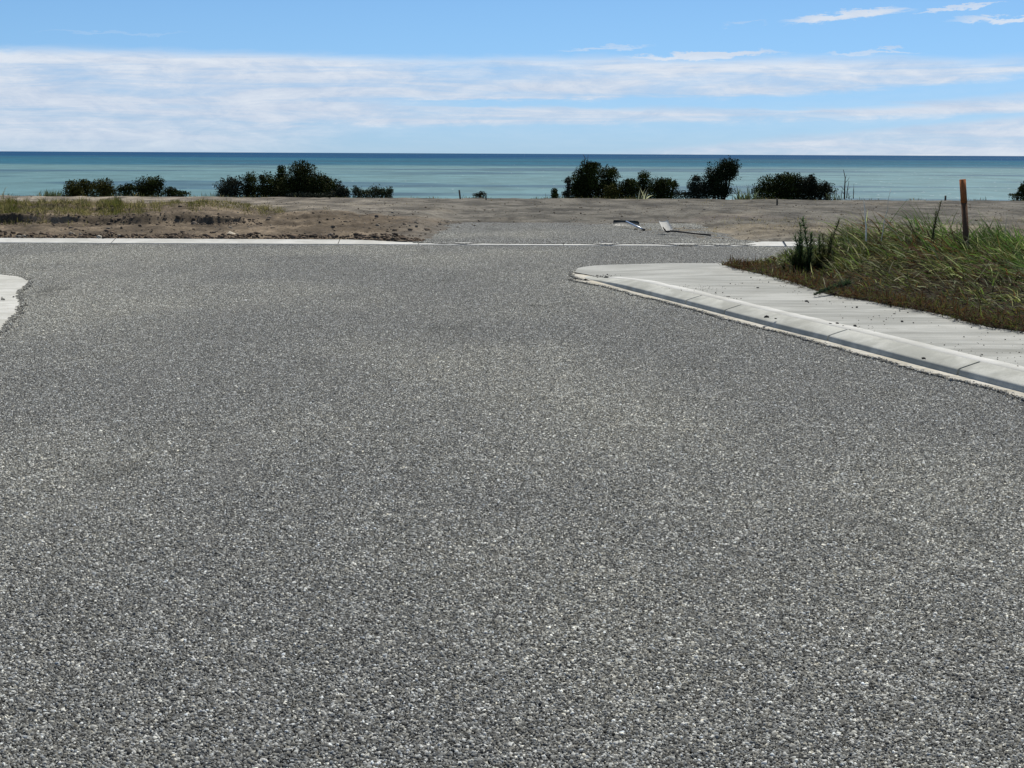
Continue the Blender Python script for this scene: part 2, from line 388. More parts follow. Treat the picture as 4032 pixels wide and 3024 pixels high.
# three tiles are picked by splitting the points by tile (a geometry set joins its inputs)
def gn_simple(name, objs):
    ob = None
    me = bpy.data.meshes.new(name); me.from_pydata(pts, [], [])
    a = me.attributes.new('rot', 'FLOAT', 'POINT'); a.data.foreach_set('value', np.array(rots, dtype=np.float32))
    a = me.attributes.new('idx', 'INT', 'POINT'); a.data.foreach_set('value', np.array(idx, dtype=np.int32))
    me.materials.append(mChip)
    ob = bpy.data.objects.new(name, me); COL.objects.link(ob)
    ng = bpy.data.node_groups.new(name, 'GeometryNodeTree')
    ng.interface.new_socket('Geometry', in_out='INPUT', socket_type='NodeSocketGeometry'); ng.interface.new_socket('Geometry', in_out='OUTPUT', socket_type='NodeSocketGeometry')
    N = ng.nodes; L = ng.links
    gi = N.new('NodeGroupInput'); go_ = N.new('NodeGroupOutput'); mp = N.new('GeometryNodeMeshToPoints'); L.new(gi.outputs[0], mp.inputs[0]); jn = N.new('GeometryNodeJoinGeometry')
    ia = N.new('GeometryNodeInputNamedAttribute'); ia.data_type = 'INT'; ia.inputs[0].default_value = 'idx'
    ra = N.new('GeometryNodeInputNamedAttribute'); ra.data_type = 'FLOAT'; ra.inputs[0].default_value = 'rot'
    cx = N.new('ShaderNodeCombineXYZ'); L.new(ra.outputs[0], cx.inputs[2]); er = N.new('FunctionNodeEulerToRotation'); L.new(cx.outputs[0], er.inputs[0])
    for i, o in enumerate(objs):
        inst = N.new('GeometryNodeInstanceOnPoints'); cp = N.new('FunctionNodeCompare'); cp.data_type = 'INT'; cp.operation = 'EQUAL'
        ins = [s_ for s_ in cp.inputs if s_.type == 'INT']; L.new(ia.outputs[0], ins[0]); ins[1].default_value = i
        L.new(cp.outputs[0], inst.inputs['Selection']); L.new(mp.outputs[0], inst.inputs['Points'])
        oi = N.new('GeometryNodeObjectInfo'); oi.inputs['Object'].default_value = o; L.new(oi.outputs['Geometry'], inst.inputs['Instance'])
        L.new(er.outputs[0], inst.inputs['Rotation']); L.new(inst.outputs[0], jn.inputs[0])
    L.new(jn.outputs[0], go_.inputs[0])
    md = ob.modifiers.new('scatter', 'NODES'); md.node_group = ng
    return ob
ob = gn_simple('road_chippings', tiles)
tag(ob, 'grey stone chippings sealed into the road surface', 'road chippings', kind='stuff')

# ------------------------------------------------------------------ land beyond the road
def zland(X, Y):
    X = np.asarray(X, float); Y = np.asarray(Y, float)
    ap = ss(X, AX0-.5, AX0+.5)*ss(AX1+.5-X, -.6, .6)                  # 1 inside crossing columns
    base = .10*(1-ap)+.0*ap
    base = base*ss(Y, YB-.05, YB+.35)+.03*(1-ss(Y, YB-.05, YB+.35))*(1-ap)
    base = base*(1-ss(Y, 40, 50))
    meand = (fbm(X*.35, X*0+2.2, 3, 3)-.5)*1.3+(fbm(X*2.2, X*0+9, 4, 3)-.5)*.5
    left = ss(-X, 5.4, 6.8)+.3*ss(-X, 1., 5.)*(1-ss(-X, 5.4, 6.8))
    mid = ss(-X, 1.5, 3.)
    scarp = ss(Y-meand, 31.2, 31.2+.05+.25*ss(fbm(X*1.3, X*0+3, 16, 3), .4, .65))*(.10+.12*fbm(X*.8, X*0+1, 14, 2))*left
    scarp2 = ss(Y-meand*.7, 33.2, 33.4)*.10*ss(-X, 2.8, 4.5)*ss(fbm(X*.5, X*0+5, 9, 2), .35, .6)
    back = (scarp+scarp2)*(1-ss(Y, 36.5, 41))
    rut = -.035*np.exp(-((Y-meand*.5-30.0)/.35)**2)*mid+.03*np.exp(-((Y-meand*.4-28.9)/.4)**2)*mid
    rough = (fbm(X*2.2, Y*1.4, 21, 4)-.5)*(.05+.06*mid*(1-ss(Y, 35, 38)))+(fbm(X*9, Y*6, 31, 3)-.5)*(.018+.04*mid*(1-ss(Y, 35, 37)))
    edge = .035*ss(fbm(X*5, Y*5, 77, 2), .45, .75)*(1-ap)*(1-ss(Y, YB+.1, YB+.8))
    rough = rough*(1-.5*ss(Y, 40, 50))
    z = base+back+rut+rough+edge
    # sealed crossing lies lower than the soil around it; ragged border
    nb = (fbm(X*.9, Y*.9, 41, 4)-.5)
    cross = ss(X+nb*1.5, AX0+.1, AX0+.9)*ss(AX1-X+nb*3-(Y-27)*.48, -.4, .5)*ss(32.6-Y+nb*3.0+np.clip((X-1.)*.25, -1, .6), -.3, .8)
    z = z*(1-cross)+(-.045)*cross
    # crest and fall to the beach
    crest = 53.3+(fbm(X*.25, X*0, 51, 3)-.5)*.8
    d = Y-crest
    z = z+(fbm(X*1.3, Y*.4, 61, 3)-.5)*.06*ss(Y, 48, 52)-np.where(d > 0, .16*np.minimum(d, 7)+np.maximum(d-7, 0)*.62, 0)
    return np.maximum(z, SEA-.6)
ysr = np.r_[np.arange(YB-.03, 30.2, .07), np.arange(30.2, 32.6, .025), np.arange(32.6, 35, .06), np.arange(35, 54.5, .12), np.arange(54.6, 61, .3), np.arange(61, 90, 1.)]
sc = np.r_[-3.5, -2, -1., np.linspace(-.46, .46, 760), 1., 2, 3.5]
SX, SY = np.meshgrid(sc, ysr); TX = SX*SY
TZ = zland(TX, SY)
n1_ = fbm(TX*.5, SY*.25, 5, 4); n2_ = fbm(TX*3, SY*1.5, 6, 4); n3_ = fbm(TX*12, SY*6, 8, 3)
grey = np.array([.112, .105, .088]); pale_ = np.array([.215, .188, .150]); brown = np.array([.142, .113, .079]); beige = np.array([.150, .130, .096]); dark = np.array([.10, .086, .075])
leftf = ss(-TX/SY, -.02, .3)[..., None]
colr = grey*(1-leftf)+pale_*leftf
colr = colr*(1-.35*ss(n1_, .5, .75)[..., None])+beige*.35*ss(n1_, .5, .75)[..., None]
mm = (ss(-TX, -.2, 1.4)*(1-ss(SY+(n2_-.5)*3+(n1_-.5)*3+np.clip(4+TX, -5, 4)*.35, 34.0, 36.)))[..., None]; colr = colr*(1-mm)+brown*mm
mr = (ss(TX, 1.2, 2.4)*(1-ss(SY+(n2_-.5)*3, 31.2, 33.2)))[..., None]; colr = colr*(1-mr)+beige*mr
dp = (np.exp(-((SY-35.5-(n1_-.5)*3)/.9)**2)*np.exp(-((TX-5.3)/1.9)**2)*.65)[..., None]; colr = colr*(1-dp)+dark*dp
stx = fbm(TX*1.6, SY*.7, 15, 5); colr = colr*(.55+.9*n3_[..., None])*(.72+.56*n2_[..., None])*(.6+.8*ss(stx, .25, .75)[..., None])
nb_ = (fbm(TX*.9, SY*.9, 41, 4)-.5)
ring = (ss(TX+nb_*1.5, AX0-1.2, AX0+.9)*ss(AX1-TX+nb_*3-(SY-27)*.48, -2.5, .2)*ss(34.6-SY+nb_*3, -1.2, 1.5))[..., None]; colr = colr*(1-ring*.75)+np.array([.125, .122, .110])*(.5+n3_[..., None])*ring*.75
far = ss(SY, 53.5, 56)[..., None]; colr = colr*(1-far)+np.array([.07, .08, .04])*far
land = mk('land', np.stack([TX, SY, TZ], -1).reshape(-1, 3), grid_faces(len(ysr), len(sc)), mSoil, None, colr.reshape(-1, 3), False)
tag(land, kind='structure')

# stones and clods in the soil
def rocks(X, Y, Z, size, cols, rs, flat=.6):
    n = len(X)
    ico = np.array([[0, 0, 1], [.89, 0, .45], [.28, .85, .45], [-.72, .53, .45], [-.72, -.53, .45], [.28, -.85, .45], [.72, .53, -.45], [-.28, .85, -.45], [-.89, 0, -.45], [-.28, -.85, -.45], [.72, -.53, -.45]], float)
    fi = [[0, 1, 2], [0, 2, 3], [0, 3, 4], [0, 4, 5], [0, 5, 1], [1, 6, 2], [2, 7, 3], [3, 8, 4], [4, 9, 5], [5, 10, 1], [6, 7, 2], [7, 8, 3], [8, 9, 4], [9, 10, 5], [10, 6, 1]]
    L = ico[None]*rs.uniform(.65, 1.3, (n, 11, 1))*(size*.5)[:, None, None]
    L = L*np.stack([rs.uniform(.8, 1.4, n), rs.uniform(.7, 1.1, n), rs.uniform(.4, .9, n)*flat/.6], -1)[:, None]
    th = rs.uniform(0, 6.28, n); c_, s_ = np.cos(th)[:, None], np.sin(th)[:, None]
    V_ = np.stack([L[..., 0]*c_-L[..., 1]*s_+X[:, None], L[..., 0]*s_+L[..., 1]*c_+Y[:, None], L[..., 2]+Z[:, None]], -1).reshape(-1, 3)
    return V_, (np.array(fi)[None]+np.arange(n)[:, None, None]*11).reshape(-1, 3), np.repeat(cols, 11, axis=0)
rs = np.random.default_rng(12)
n = 6500; Y = YB+rs.random(n)**1.7*26; X = rs.uniform(-.42, .42, n)*Y
inm = (X < -.8) & (Y < 35.5)
size = np.where(inm, rs.lognormal(math.log(.027), .6, n), rs.lognormal(math.log(.02), .5, n)); size = np.clip(size, .008, .15)
Z = zland(X, Y)+size*.12; kp = (Z > -.02) | (rs.random(n) < .02)
X, Y, Z, size = X[kp], Y[kp], Z[kp], size[kp]; n = len(X)
cc = np.where((rs.random(n) < .35)[:, None], np.array([.25, .215, .165]), np.array([.14, .108, .075]))*rs.uniform(.7, 1.25, (n, 1))
V_, f_, c_ = rocks(X, Y, Z, size, cc, rs)
tag(mk('loose_stones', V_, f_, mStone, None, c_), 'small stones and clods scattered over the bare earth', 'stones', kind='stuff')
# row of clods right behind the far kerb
n = 1900; X = rs.uniform(-11.5, AX0+.2, n); Y = YB+rs.random(n)**1.6*.5+.02; size = np.clip(rs.lognormal(math.log(.042), .45, n), .015, .12)
V_, f_, c_ = rocks(X, Y, zland(X, Y)+size*.1, size, np.tile(np.array([.13, .095, .065]), (n, 1))*rs.uniform(.5, 1.5, (n, 1)), rs)
tag(mk('soil_clods', V_, f_, mStone, None, c_), 'crumbled brown clods along the back of the far kerb', 'clods', kind='stuff')

n = 750; X = rs.uniform(-12, -5.2, n); Y = 31.15+rs.normal(0, .28, n); size = np.clip(rs.lognormal(math.log(.036), .45, n), .015, .11)
V_, f_, c_ = rocks(X, Y, zland(X, Y)+size*.1, size, np.tile(np.array([.12, .092, .064]), (n, 1))*rs.uniform(.6, 1.5, (n, 1)), rs)
tag(mk('bank_clods', V_, f_, mStone, None, c_), 'crumbled soil along the dark earth step', 'clods', kind='stuff')
# individually visible pale stones
def big_stone(px, py, w, label, cat='stone', colr=(.46, .42, .34), zoff=.0, Yfix=None, group=None):
    p_ = g(px, py)
    if Yfix: p_ = at(px, py, Yfix)
    elif p_[1] > YB:
        for _ in range(6): p_ = g(px, py, float(zland(p_[0], p_[1])))
    V_, f_, c_ = rocks(np.zeros(1), np.zeros(1), np.zeros(1), np.array([w]), np.array([colr]), np.random.default_rng(int(px)), .6)
    o = mk('stone', V_, f_, mStone, None, c_); o.location = (p_[0], p_[1], p_[2]+w*.12+zoff)
    return tag(o, label, cat, group)
G = 'pale stones lying on the brown earth'
for px, py, w, lab in ((182, 868, .15, 'pale flat stone caught on the dark earth step at far left'), (425, 866, .09, 'pale upright stone on the earth step below the tallest olive grass tuft'),
    (97, 844, .09, 'rounded pale stone at the top of the earth step left of the first tuft'), (840, 857, .13, 'pale stone at the right end of the long dark earth step'),
    (762, 883, .16, 'brown rounded boulder at the foot of the dark earth step'), (1302, 933, .16, 'white stone in the brown earth close above the far kerb'),
    (905, 940, .24, 'grey slab of stone leaning against the back of the far kerb'), (1010, 939, .18, 'pale slab of stone by the far kerb below the big shrub clump'),
    (1482, 856, .16, 'brown-grey stone on the upper rim of the bare earth'), (1230, 860, .17, 'flat pale stone on the upper rim left of the grey one'),
    (75, 934, .12, 'pale stone near the far kerb at the left edge of the view'), (390, 937, .12, 'low pale stone tucked behind the kerb joint'),
    (280, 901, .10, 'small buff stone in the middle of the brown earth at left'), (1680, 909, .09, 'lone dark stone on the grey seal beside the brown earth'),
    (1060, 862, .14, 'dark clod-like stone in the centre of the brown earth')):
    dk = 'dark' in lab or 'brown' in lab
    big_stone(px, py, w, lab, 'stone', (.16, .13, .10) if dk else ((.72, .70, .62) if 'white' in lab else (.44, .40, .32)), group=G)
big_stone(967, 1184, .035, 'tiny white pebble alone on the grey road left of centre', 'pebble', (.95, .95, .92))

# ------------------------------------------------------------------ far kerb
def strip(rows, zs):
    """rows: list of (n,2) arrays, zs: list of (n,) arrays -> grid"""
    V_ = np.stack([np.column_stack([r, z]) for r, z in zip(rows, zs)])
    return V_.reshape(-1, 3), grid_faces(len(rows), rows[0].shape[0])
def kerb_piece(x0, x1, mode, parent, name='kerb_section'):
    X = np.arange(x0+.006, x1-.005, .04); X = np.r_[X, x1-.006]; n = len(X)
    full = .060
    if mode == 'fall': hgt = full-.042*ss(X, x1-1.3, x1)
    elif mode == 'rise': hgt = .018+.042*ss(X, x0, x0+.35)
    elif mode == 'flush': hgt = np.full(n, .018)
    else: hgt = np.full(n, full)
    wob = (fbm(X*3, X*0, 71, 3)-.5)*.012
    rows, zs = [], []
    for yy, hh in ((0, -.02), (.0, .012), (.05, .02), (.30, .93), (.33, 1.), (.36, .98), (.365, 0)):
        rows.append(np.column_stack([X, YK+yy+wob*(yy < .1)])); zs.append(hh*hgt+.011*(yy < .365)*(hh >= 0)+np.where(hh < 0, hh, 0)+np.where(yy == .365, -.04, 0))
    V_, f_ = strip(rows, zs); o = mk(name, V_, f_, mWhite, parent, None, False); return o
fk = mk('far_kerb', np.array([[-30, YK-.02, -.003], [30, YK-.02, -.003], [30, YK+.38, -.003], [-30, YK+.38, -.003]]), np.array([[0, 1, 2, 3]]), mCream); tag(fk, kind='structure')
J1, J2 = g(455, 955)[0], g(1346, 955)[0]
xs_ = [J1-12.2, J1-8.1, J1-4.05, J1, J2]
xa = AX0+.1
for a_, b_ in zip(xs_[:-1], xs_[1:]): kerb_piece(a_, b_, 'full', fk)
kerb_piece(J2, xa, 'fall', fk)
xr = g(2925, 955)[0]; j3 = g(3050, 955)[0]
xm = g(2212, 955)[0]
kerb_piece(xa, xm, 'flush', fk); kerb_piece(xm, xr-.1, 'flush', fk)
kerb_piece(xr-.1, j3, 'rise', fk)
for i in range(3): kerb_piece(j3+i*4, j3+i*4+4, 'full', fk)
# seal of the crossing lapping raggedly over the flush kerb
X = np.arange(AX0-1.0, xr+.4, .02); nb = fbm(X*.8, X*0, 81, 3)*.7+fbm(X*12, X*0, 82, 3)*.3
def gap(p0, p1): a_, b_ = g(p0, 955)[0], g(p1, 955)[0]; return ss(X, a_-.3, a_+.25)*(1-ss(X, b_-.25, b_+.3))
cover = YB-.09-.13*nb-.3*np.maximum.reduce([gap(1745, 1765), gap(1800, 1850), gap(2345, 2400), gap(2620, 2740), gap(2780, 2840), gap(2870, 2915)])*(.55+.45*fbm(X*10, X*0, 83, 2))
cover = np.where(X < AX0, YB-.02+0*X, cover)
endc = ss(X, AX0-1., AX0)*ss(xr+.4-X, 0, .4)
hump = .024+.045*ss(cover, YK+.05, YB)*0
cover = np.maximum(cover, YK-.06)
rows = [np.column_stack([X, cover]), np.column_stack([X, cover+.012]), np.column_stack([X, cover+.10]), np.column_stack([X, np.full_like(X, YB+.9)]), np.column_stack([X, np.full_like(X, YB+1.3)])]
zc = .011+.018*np.clip((cover-YK)/.3, 0, 1); zs = [zc-.006, (zc+.004)*endc, (zc+.006)*endc, .035*endc, -.003+0*X]
V_, f_ = strip(rows, zs); seal = mk('crossing_seal', V_, f_, mBit); tag(seal, kind='structure')
rs = np.random.default_rng(33); n = 60000
X = rs.uniform(AX0-1., xr+.4, n); cv = np.interp(X, rows[0][:, 0], cover); Y = cv+rs.random(n)**1.3*(YB+1.2-cv); ec = np.interp(X, rows[0][:, 0], endc)
zcc = .011+.018*np.clip((cv-YK)/.3, 0, 1)+.004
fr_ = np.clip((Y-cv-.1)/np.maximum(YB+.9-cv-.1, .1), 0, 1.4); Z = ec*np.where(fr_ < 1, zcc+(.035-zcc)*fr_, .035*(1-(fr_-1)/.4))+.002
V_, f_ = chips(X, Y, Z, rs, np.clip(rs.lognormal(math.log(.0125), .25, n), .006, .02))
lc = [(V_, f_, chipcol(n, rs))]

# ------------------------------------------------------------------ corner footpath, kerb and lip
K_in = KP+kn*.20
to = np.array([g(*p_) for p_ in ((2262, 1081), (2275, 1070), (2330, 1062), (2420, 1052), (2500, 1045), (2580, 1041), (2700, 1040))])[:, :2]
to = np.vstack([to, [to[-1][0]+2, YS], [9, YS], [16, YS], [16, 8], [16, -8]])
m_ = 420
ki, _ = resample(K_in, .01); ki = ki[np.linspace(0, len(ki)-1, m_).astype(int)]
seg = np.r_[0, np.cumsum(np.linalg.norm(np.diff(to, axis=0), axis=1))]; s_ = np.linspace(0, 1, m_)**1.25*seg[-1]
too = np.stack([np.interp(s_, seg, to[:, k_]) for k_ in range(2)], -1)
ww = np.linspace(0, 1, 60)**1.6
gxy = ki[:, None]*(1-ww)[None, :, None]+too[:, None]*ww[None, :, None]
zz = zpath(gxy[..., 0], gxy[..., 1])
zz[:, -1] -= 0
fp = mk('footpath', np.concatenate([gxy, zz[..., None]], -1).reshape(-1, 3), grid_faces(m_, 60), mPath); tag(fp, kind='structure')
# skirt of the slab down into the road
V_ = np.concatenate([np.column_stack([too, zpath(too[:, 0], too[:, 1])]), np.column_stack([too, np.full(m_, -.03)])])
i = np.arange(m_-1); mk('slab_edge', V_, np.stack([i, i+1, i+1+m_, i+m_], -1), mPath, fp)
# lip of the kerb, ragged towards the road
rag = (fbm(KS*2.2, KS*0, 91, 4)-.35)*.10+(fbm(KS*14, KS*0, 92, 3)-.5)*.05
lipw = np.clip(.105+rag*1.1, .02, .3)+.10*ss(2.2-KS, 0, 2.)
# around the tip
a0, a1 = KP[0]-kn[0]*lipw[0], to[0]
tiploop = np.array([g(*p_) for p_ in ((2320, 1112), (2262, 1094), (2246, 1082), (2268, 1069), (2330, 1059), (2400, 1054), (2480, 1045.))])[:, :2]
outer = np.vstack([(KP-kn*lipw[:, None])[::-1][:-6], tiploop]); 
outer, so = resample(outer, .03)
nrm = np.stack([-(np.gradient(outer[:, 1])), np.gradient(outer[:, 0])], -1); nrm /= np.linalg.norm(nrm, axis=1)[:, None]
outer = outer+nrm*((fbm(so*9, so*0, 93, 3)-.5)*.05)[:, None]
inner = np.vstack([(KP+kn*.05)[::-1], np.array([g(*p_) for p_ in ((2300, 1088), (2330, 1075), (2420, 1060), (2500, 1050.))])[:, :2]]); inner, _ = resample(inner, .01); inner = inner[np.linspace(0, len(inner)-1, len(outer)).astype(int)]
rows = [outer, outer*.97+inner*.03, inner]; zs = [np.full(len(outer), -.01), np.full(len(outer), .014), np.full(len(outer), .015)]
V_, f_ = strip(rows, zs)
o_tip = outer[(outer[:, 1] > 17.6)]; ctip = g(2420, 1085)[:2]
fan = np.vstack([np.column_stack([ctip*.03+o_tip*.97, np.full(len(o_tip), .0125)]), [[ctip[0], ctip[1], .0125]]]); f3 = np.array([[i, i+1, len(o_tip)] for i in range(len(o_tip)-1)])
f_ = [f_, f3+len(V_)]; V_ = np.vstack([V_, fan])
kerb = mk('kerb', V_, f_, mCream); tag(kerb, kind='structure')
# kerb sections between joints
def kidx(px, py): p_ = g(px, py)[:2]; return int(np.argmin(np.linalg.norm(KP-p_, axis=1)))
js = [0, kidx(2700, 1204), kidx(2851, 1244), kidx(3264, 1350)]
while js[-1]+34 < len(KP)-1: js.append(js[-1]+34)
js.append(len(KP)-1)
prof = [(-.004, 0.), (.003, .040), (.009, .047), (.022, .053), (.09, .072), (.18, .0965), (.191, .095), (.196, .07)]
for a_, b_ in zip(js[:-1], js[1:]):
    sl = slice(a_, b_+1); Pk = KP[sl].copy(); Nk = kn[sl]; tp = taper(Pk[:, 0], Pk[:, 1])
    Pk[0] += kt[a_]*.013; Pk[-1] -= kt[b_]*.013
    rows, zs = [], []
    wv_ = (fbm(KS[sl]*1.5, KS[sl]*0, 95, 3)-.5)*.008
    for w_, h_ in prof:
        rows.append(Pk+Nk*(w_+wv_*(w_ < .05))[:, None] if False else Pk+Nk*(w_)+Nk*wv_[:, None]*(1 if w_ < .05 else 0)); zs.append(.012+h_*tp+0.)
    V_, f_ = strip(rows, zs); n = len(Pk); nv = len(V_)
    e0 = [np.arange(len(prof))*n]; e1 = [np.arange(len(prof))*n+n-1]
    o = mk('kerb_section', V_, f_, mKerb, kerb, None, False)
    # end faces
    A = Acc(); 
    for e in (0, n-1):
        lp = V_.reshape(len(prof), n, 3)[:, e]; lp = np.vstack([lp, [lp[-1][0], lp[-1][1], -.01], [lp[0][0], lp[0][1], -.01]])
        m2 = len(lp); cen = lp.mean(0); A.add(np.vstack([lp, cen]), np.array([[i_, (i_+1) % m2, m2] for i_ in range(m2)]))
    A.obj('kerb_end', mKerb, o)
# narrow mortar strip between kerb and footpath lies as flat border on the slab
def taperz(Pk): return zpath(Pk[:, 0], Pk[:, 1])
bw = .15+(fbm(KS*3, KS*0, 97, 3)-.5)*.05
B0 = KP+kn*.214; B1 = KP+kn*(.214+bw)[:, None]
sl = KS > .5
V_, f_ = strip([B0[sl], B0[sl]+kn[sl]*.006, B1[sl], B1[sl]+kn[sl]*.01], [taperz(B0)[sl]-.004, taperz(B0)[sl]+.005, taperz(B1)[sl]+.005, taperz(B1)[sl]-.002])
mk('border_strip', V_, f_, mWhite, fp)

# left corner: flush concrete channel with a kerb starting at the frame edge
lpx = [(30, 1325), (0, 1312), (22, 1290), (38, 1268), (60, 1244), (75, 1222), (82, 1195), (75, 1165), (85, 1145), (108, 1122), (117, 1107), (100, 1097), (60, 1088), (0, 1083), (-60, 1080), (-200, 1078)]
lo = np.array([g(*p_) for p_ in lpx[1:]])[:, :2]
lo = np.vstack([[-5.2, 4], [-4.9, 9.], [lo[0][0]-.12, lo[0][1]-.8], lo, [-16, YS]])
lo, so = resample(lo, .03)
nrm = np.stack([-(np.gradient(lo[:, 1])), np.gradient(lo[:, 0])], -1); nrm /= np.linalg.norm(nrm, axis=1)[:, None]
lo = lo+nrm*((fbm(so*5, so*0, 98, 4)-.5)*.09)[:, None]
ctr = np.array([-9., 15.]); li = np.stack([np.minimum(lo[:, 0]-1.5, -7.5), lo[:, 1]-.6*ss(lo[:, 1], 12, 19)], -1)
rows = [lo, lo+(li-lo)*.006, lo+(li-lo)*.5, li]; zs = [np.full(len(lo), -.01), np.full(len(lo), .0105), np.full(len(lo), .016), np.full(len(lo), .02)]
V_, f_ = strip(rows, zs); lc_o = mk('channel', V_, f_, mIsl); tag(lc_o, kind='structure')
# raised footpath / kerb of the left corner (its nose shows at the frame edge)
nose = np.array([(-6.6, 3.), (-6.75, 9), (-6.85, 13), (-6.78, 15.2), (-6.74, 16.3), (-6.72, 17.2), (-6.95, 17.9), (-7.6, 18.5), (-9, 18.9), (-16, 19.2)])
nose, _ = resample(nose, .1)
nn = np.stack([-(np.gradient(nose[:, 1])), np.gradient(nose[:, 0])], -1); nn /= np.linalg.norm(nn, axis=1)[:, None]; nn *= np.where(((np.array([-12, 10])-nose)*nn).sum(1) < 0, -1, 1)[:, None]
th_ = 1-ss(nose[:, 1], 12.5, 17.0)*.75
rows = [nose+nn*w_ for w_ in (0, .02, .06, .18, 1.)]; zs = [.01+0*th_, .055*th_+.012, .08*th_+.012, .1*th_+.012, .1*th_+.016]
V_, f_ = strip(rows, zs); mk('kerb_section', V_, f_, mCream, lc_o)

# chippings spread along the ragged edges
def edge_chips(line, nrm_, n, inw, outw, z0, rs):
    i = rs.integers(0, len(line), n); o_ = rs.normal(0, 1, n); o_ = np.where(o_ > 0, o_*outw, o_*inw)
    p_ = line[i]+nrm_[i]*o_[:, None]+rs.uniform(-.015, .015, (n, 2)); return chips(p_[:, 0], p_[:, 1], np.full(n, z0), rs, np.clip(rs.lognormal(math.log(.011), .3, n), .006, .02), .5)
rs = np.random.default_rng(44)
m = (lo[:, 1] > 10) & (lo[:, 0] > -9)
V_, f_ = edge_chips(lo[m], nrm[m], 6000, .016, .008, .011, rs); c_ = chipcol(6000, rs)*.7; lc.append((V_, f_, c_))
gl = np.stack([-(np.gradient(outer[:, 1])), np.gradient(outer[:, 0])], -1); gl /= np.linalg.norm(gl, axis=1)[:, None]
V_, f_ = edge_chips(outer, gl, 9000, .014, .014, .013, rs); lc.append((V_, f_, chipcol(9000, rs)*.7))
off = 0; vv, ff, cc2 = [], [], []
for a_, b_, c_ in lc: vv.append(a_); ff.append(b_+off); cc2.append(c_); off += len(a_)
tag(mk('loose_chippings', np.concatenate(vv), np.concatenate(ff), mChip, None, np.concatenate(cc2)), 'dark chippings spilled along the concrete edges and over the vehicle crossing', 'chippings', kind='stuff')
# grit on the footpath
n = 1500; fpp = gxy[:, 3:40].reshape(-1, 2); ii = rs.integers(0, len(fpp), n*3); pz = fpp[ii]; pz = pz[(pz[:, 1] > 8) & (pz[:, 0] < 6)][:n]
d_ = fbm(pz[:, 0]*1.1, pz[:, 1]*.8, 99, 2); pz = pz[d_ > .42]; n = len(pz)
size = np.clip(rs.lognormal(math.log(.009), .5, n), .005, .036)
V_, f_, c_ = rocks(pz[:, 0]+rs.uniform(-.08, .08, n), pz[:, 1]+rs.uniform(-.08, .08, n), zpath(pz[:, 0], pz[:, 1])+size*.2, size, np.tile((.07, .065, .055), (n, 1))*rs.uniform(.5, 2.2, (n, 1)), rs)
tag(mk('grit', V_, f_, mStone, None, c_), 'dark grit strewn over the pale corner footpath', 'grit', kind='stuff')
def clod(px, py, w, z, lab):
    p_ = g(px, py, z); V_, f_, c_ = rocks(np.zeros(1), np.zeros(1), np.zeros(1), np.array([w]), np.array([(.03, .03, .026)]), np.random.default_rng(int(px)), .6)
    o = mk('tar_lump', V_, f_, mStone, None, c_); o.location = (p_[0], p_[1], z+w*.15); tag(o, lab, 'tar lump', 'black tar lumps on the kerb')
clod(3018, 1251, .055, .09, 'larger black tar lump on the kerb beside a smaller one'); clod(3054, 1256, .03, .09, 'smaller black tar lump just right of the larger one on the kerb'); clod(3637, 1414, .035, .085, 'lone black tar lump on the kerb nearest the camera')
clod(12, 1181, .05, .018, 'dark lump on the pale corner channel at the left frame edge'); clod(54, 1170, .035, .016, 'thin dark lump near the ragged edge of the left corner channel'); clod(8, 1172, .025, .018, 'small dark speck of tar above the lump on the left corner channel')
clod(2386, 1096, .07, .03, 'dark tar lump stuck to the low tip of the kerb'); clod(2306, 1104, .06, .012, 'dark tar lump in the mortar at the very end of the kerb')

# ------------------------------------------------------------------ blades
def blades(X, Y, Z, head, lean, length, width, curl, cols, rs, nseg=3):
    """curved tapering blades; lean = start angle from vertical, curl = added angle towards the tip"""
    n = len(X); t_ = np.linspace(0, 1, nseg+1); pts_ = np.zeros((n, nseg+1, 3)); pts_[:, 0] = np.stack([X, Y, Z], -1)
    side = np.stack([-np.sin(head), np.cos(head), np.zeros(n)], -1)
    ax = rs.uniform(-.7, .7, n)
    for i in range(nseg):
        a = lean+curl*(i+.5)/nseg; d = np.stack([np.sin(a)*np.cos(head), np.sin(a)*np.sin(head), np.cos(a)], -1)
        pts_[:, i+1] = pts_[:, i]+d*(length/nseg)[:, None]
    w = np.array([1., .95, .7, 0.])[:nseg+1] if nseg == 3 else 1-t_**2
    sv = side*np.cos(ax)[:, None]+np.array([0, 0, 1.])*np.sin(ax)[:, None]
    L = pts_-sv[:, None]*(w[None, :, None]*width[:, None, None]*.5); R = pts_+sv[:, None]*(w[None, :, None]*width[:, None, None]*.5)
    V_ = np.concatenate([L[:, :nseg], R[:, :nseg], pts_[:, nseg:]], 1); per = 2*nseg+1
    fq = np.array([[i, nseg+i, nseg+i+1, i+1] for i in range(nseg-1)]); ft = np.array([[nseg-1, 2*nseg-1, 2*nseg]])
    o = (np.arange(n)*per)[:, None, None]
    return V_.reshape(-1, 3), (fq[None]+o).reshape(-1, 4), (ft[None]+o).reshape(-1, 3), np.repeat(cols, per, axis=0)
def addb(A, r): A.v.append(r[0]); A.c.append(r[3]); A.f4.append(r[1]+A.n); A.f3.append(r[2]+A.n); A.n += len(r[0])

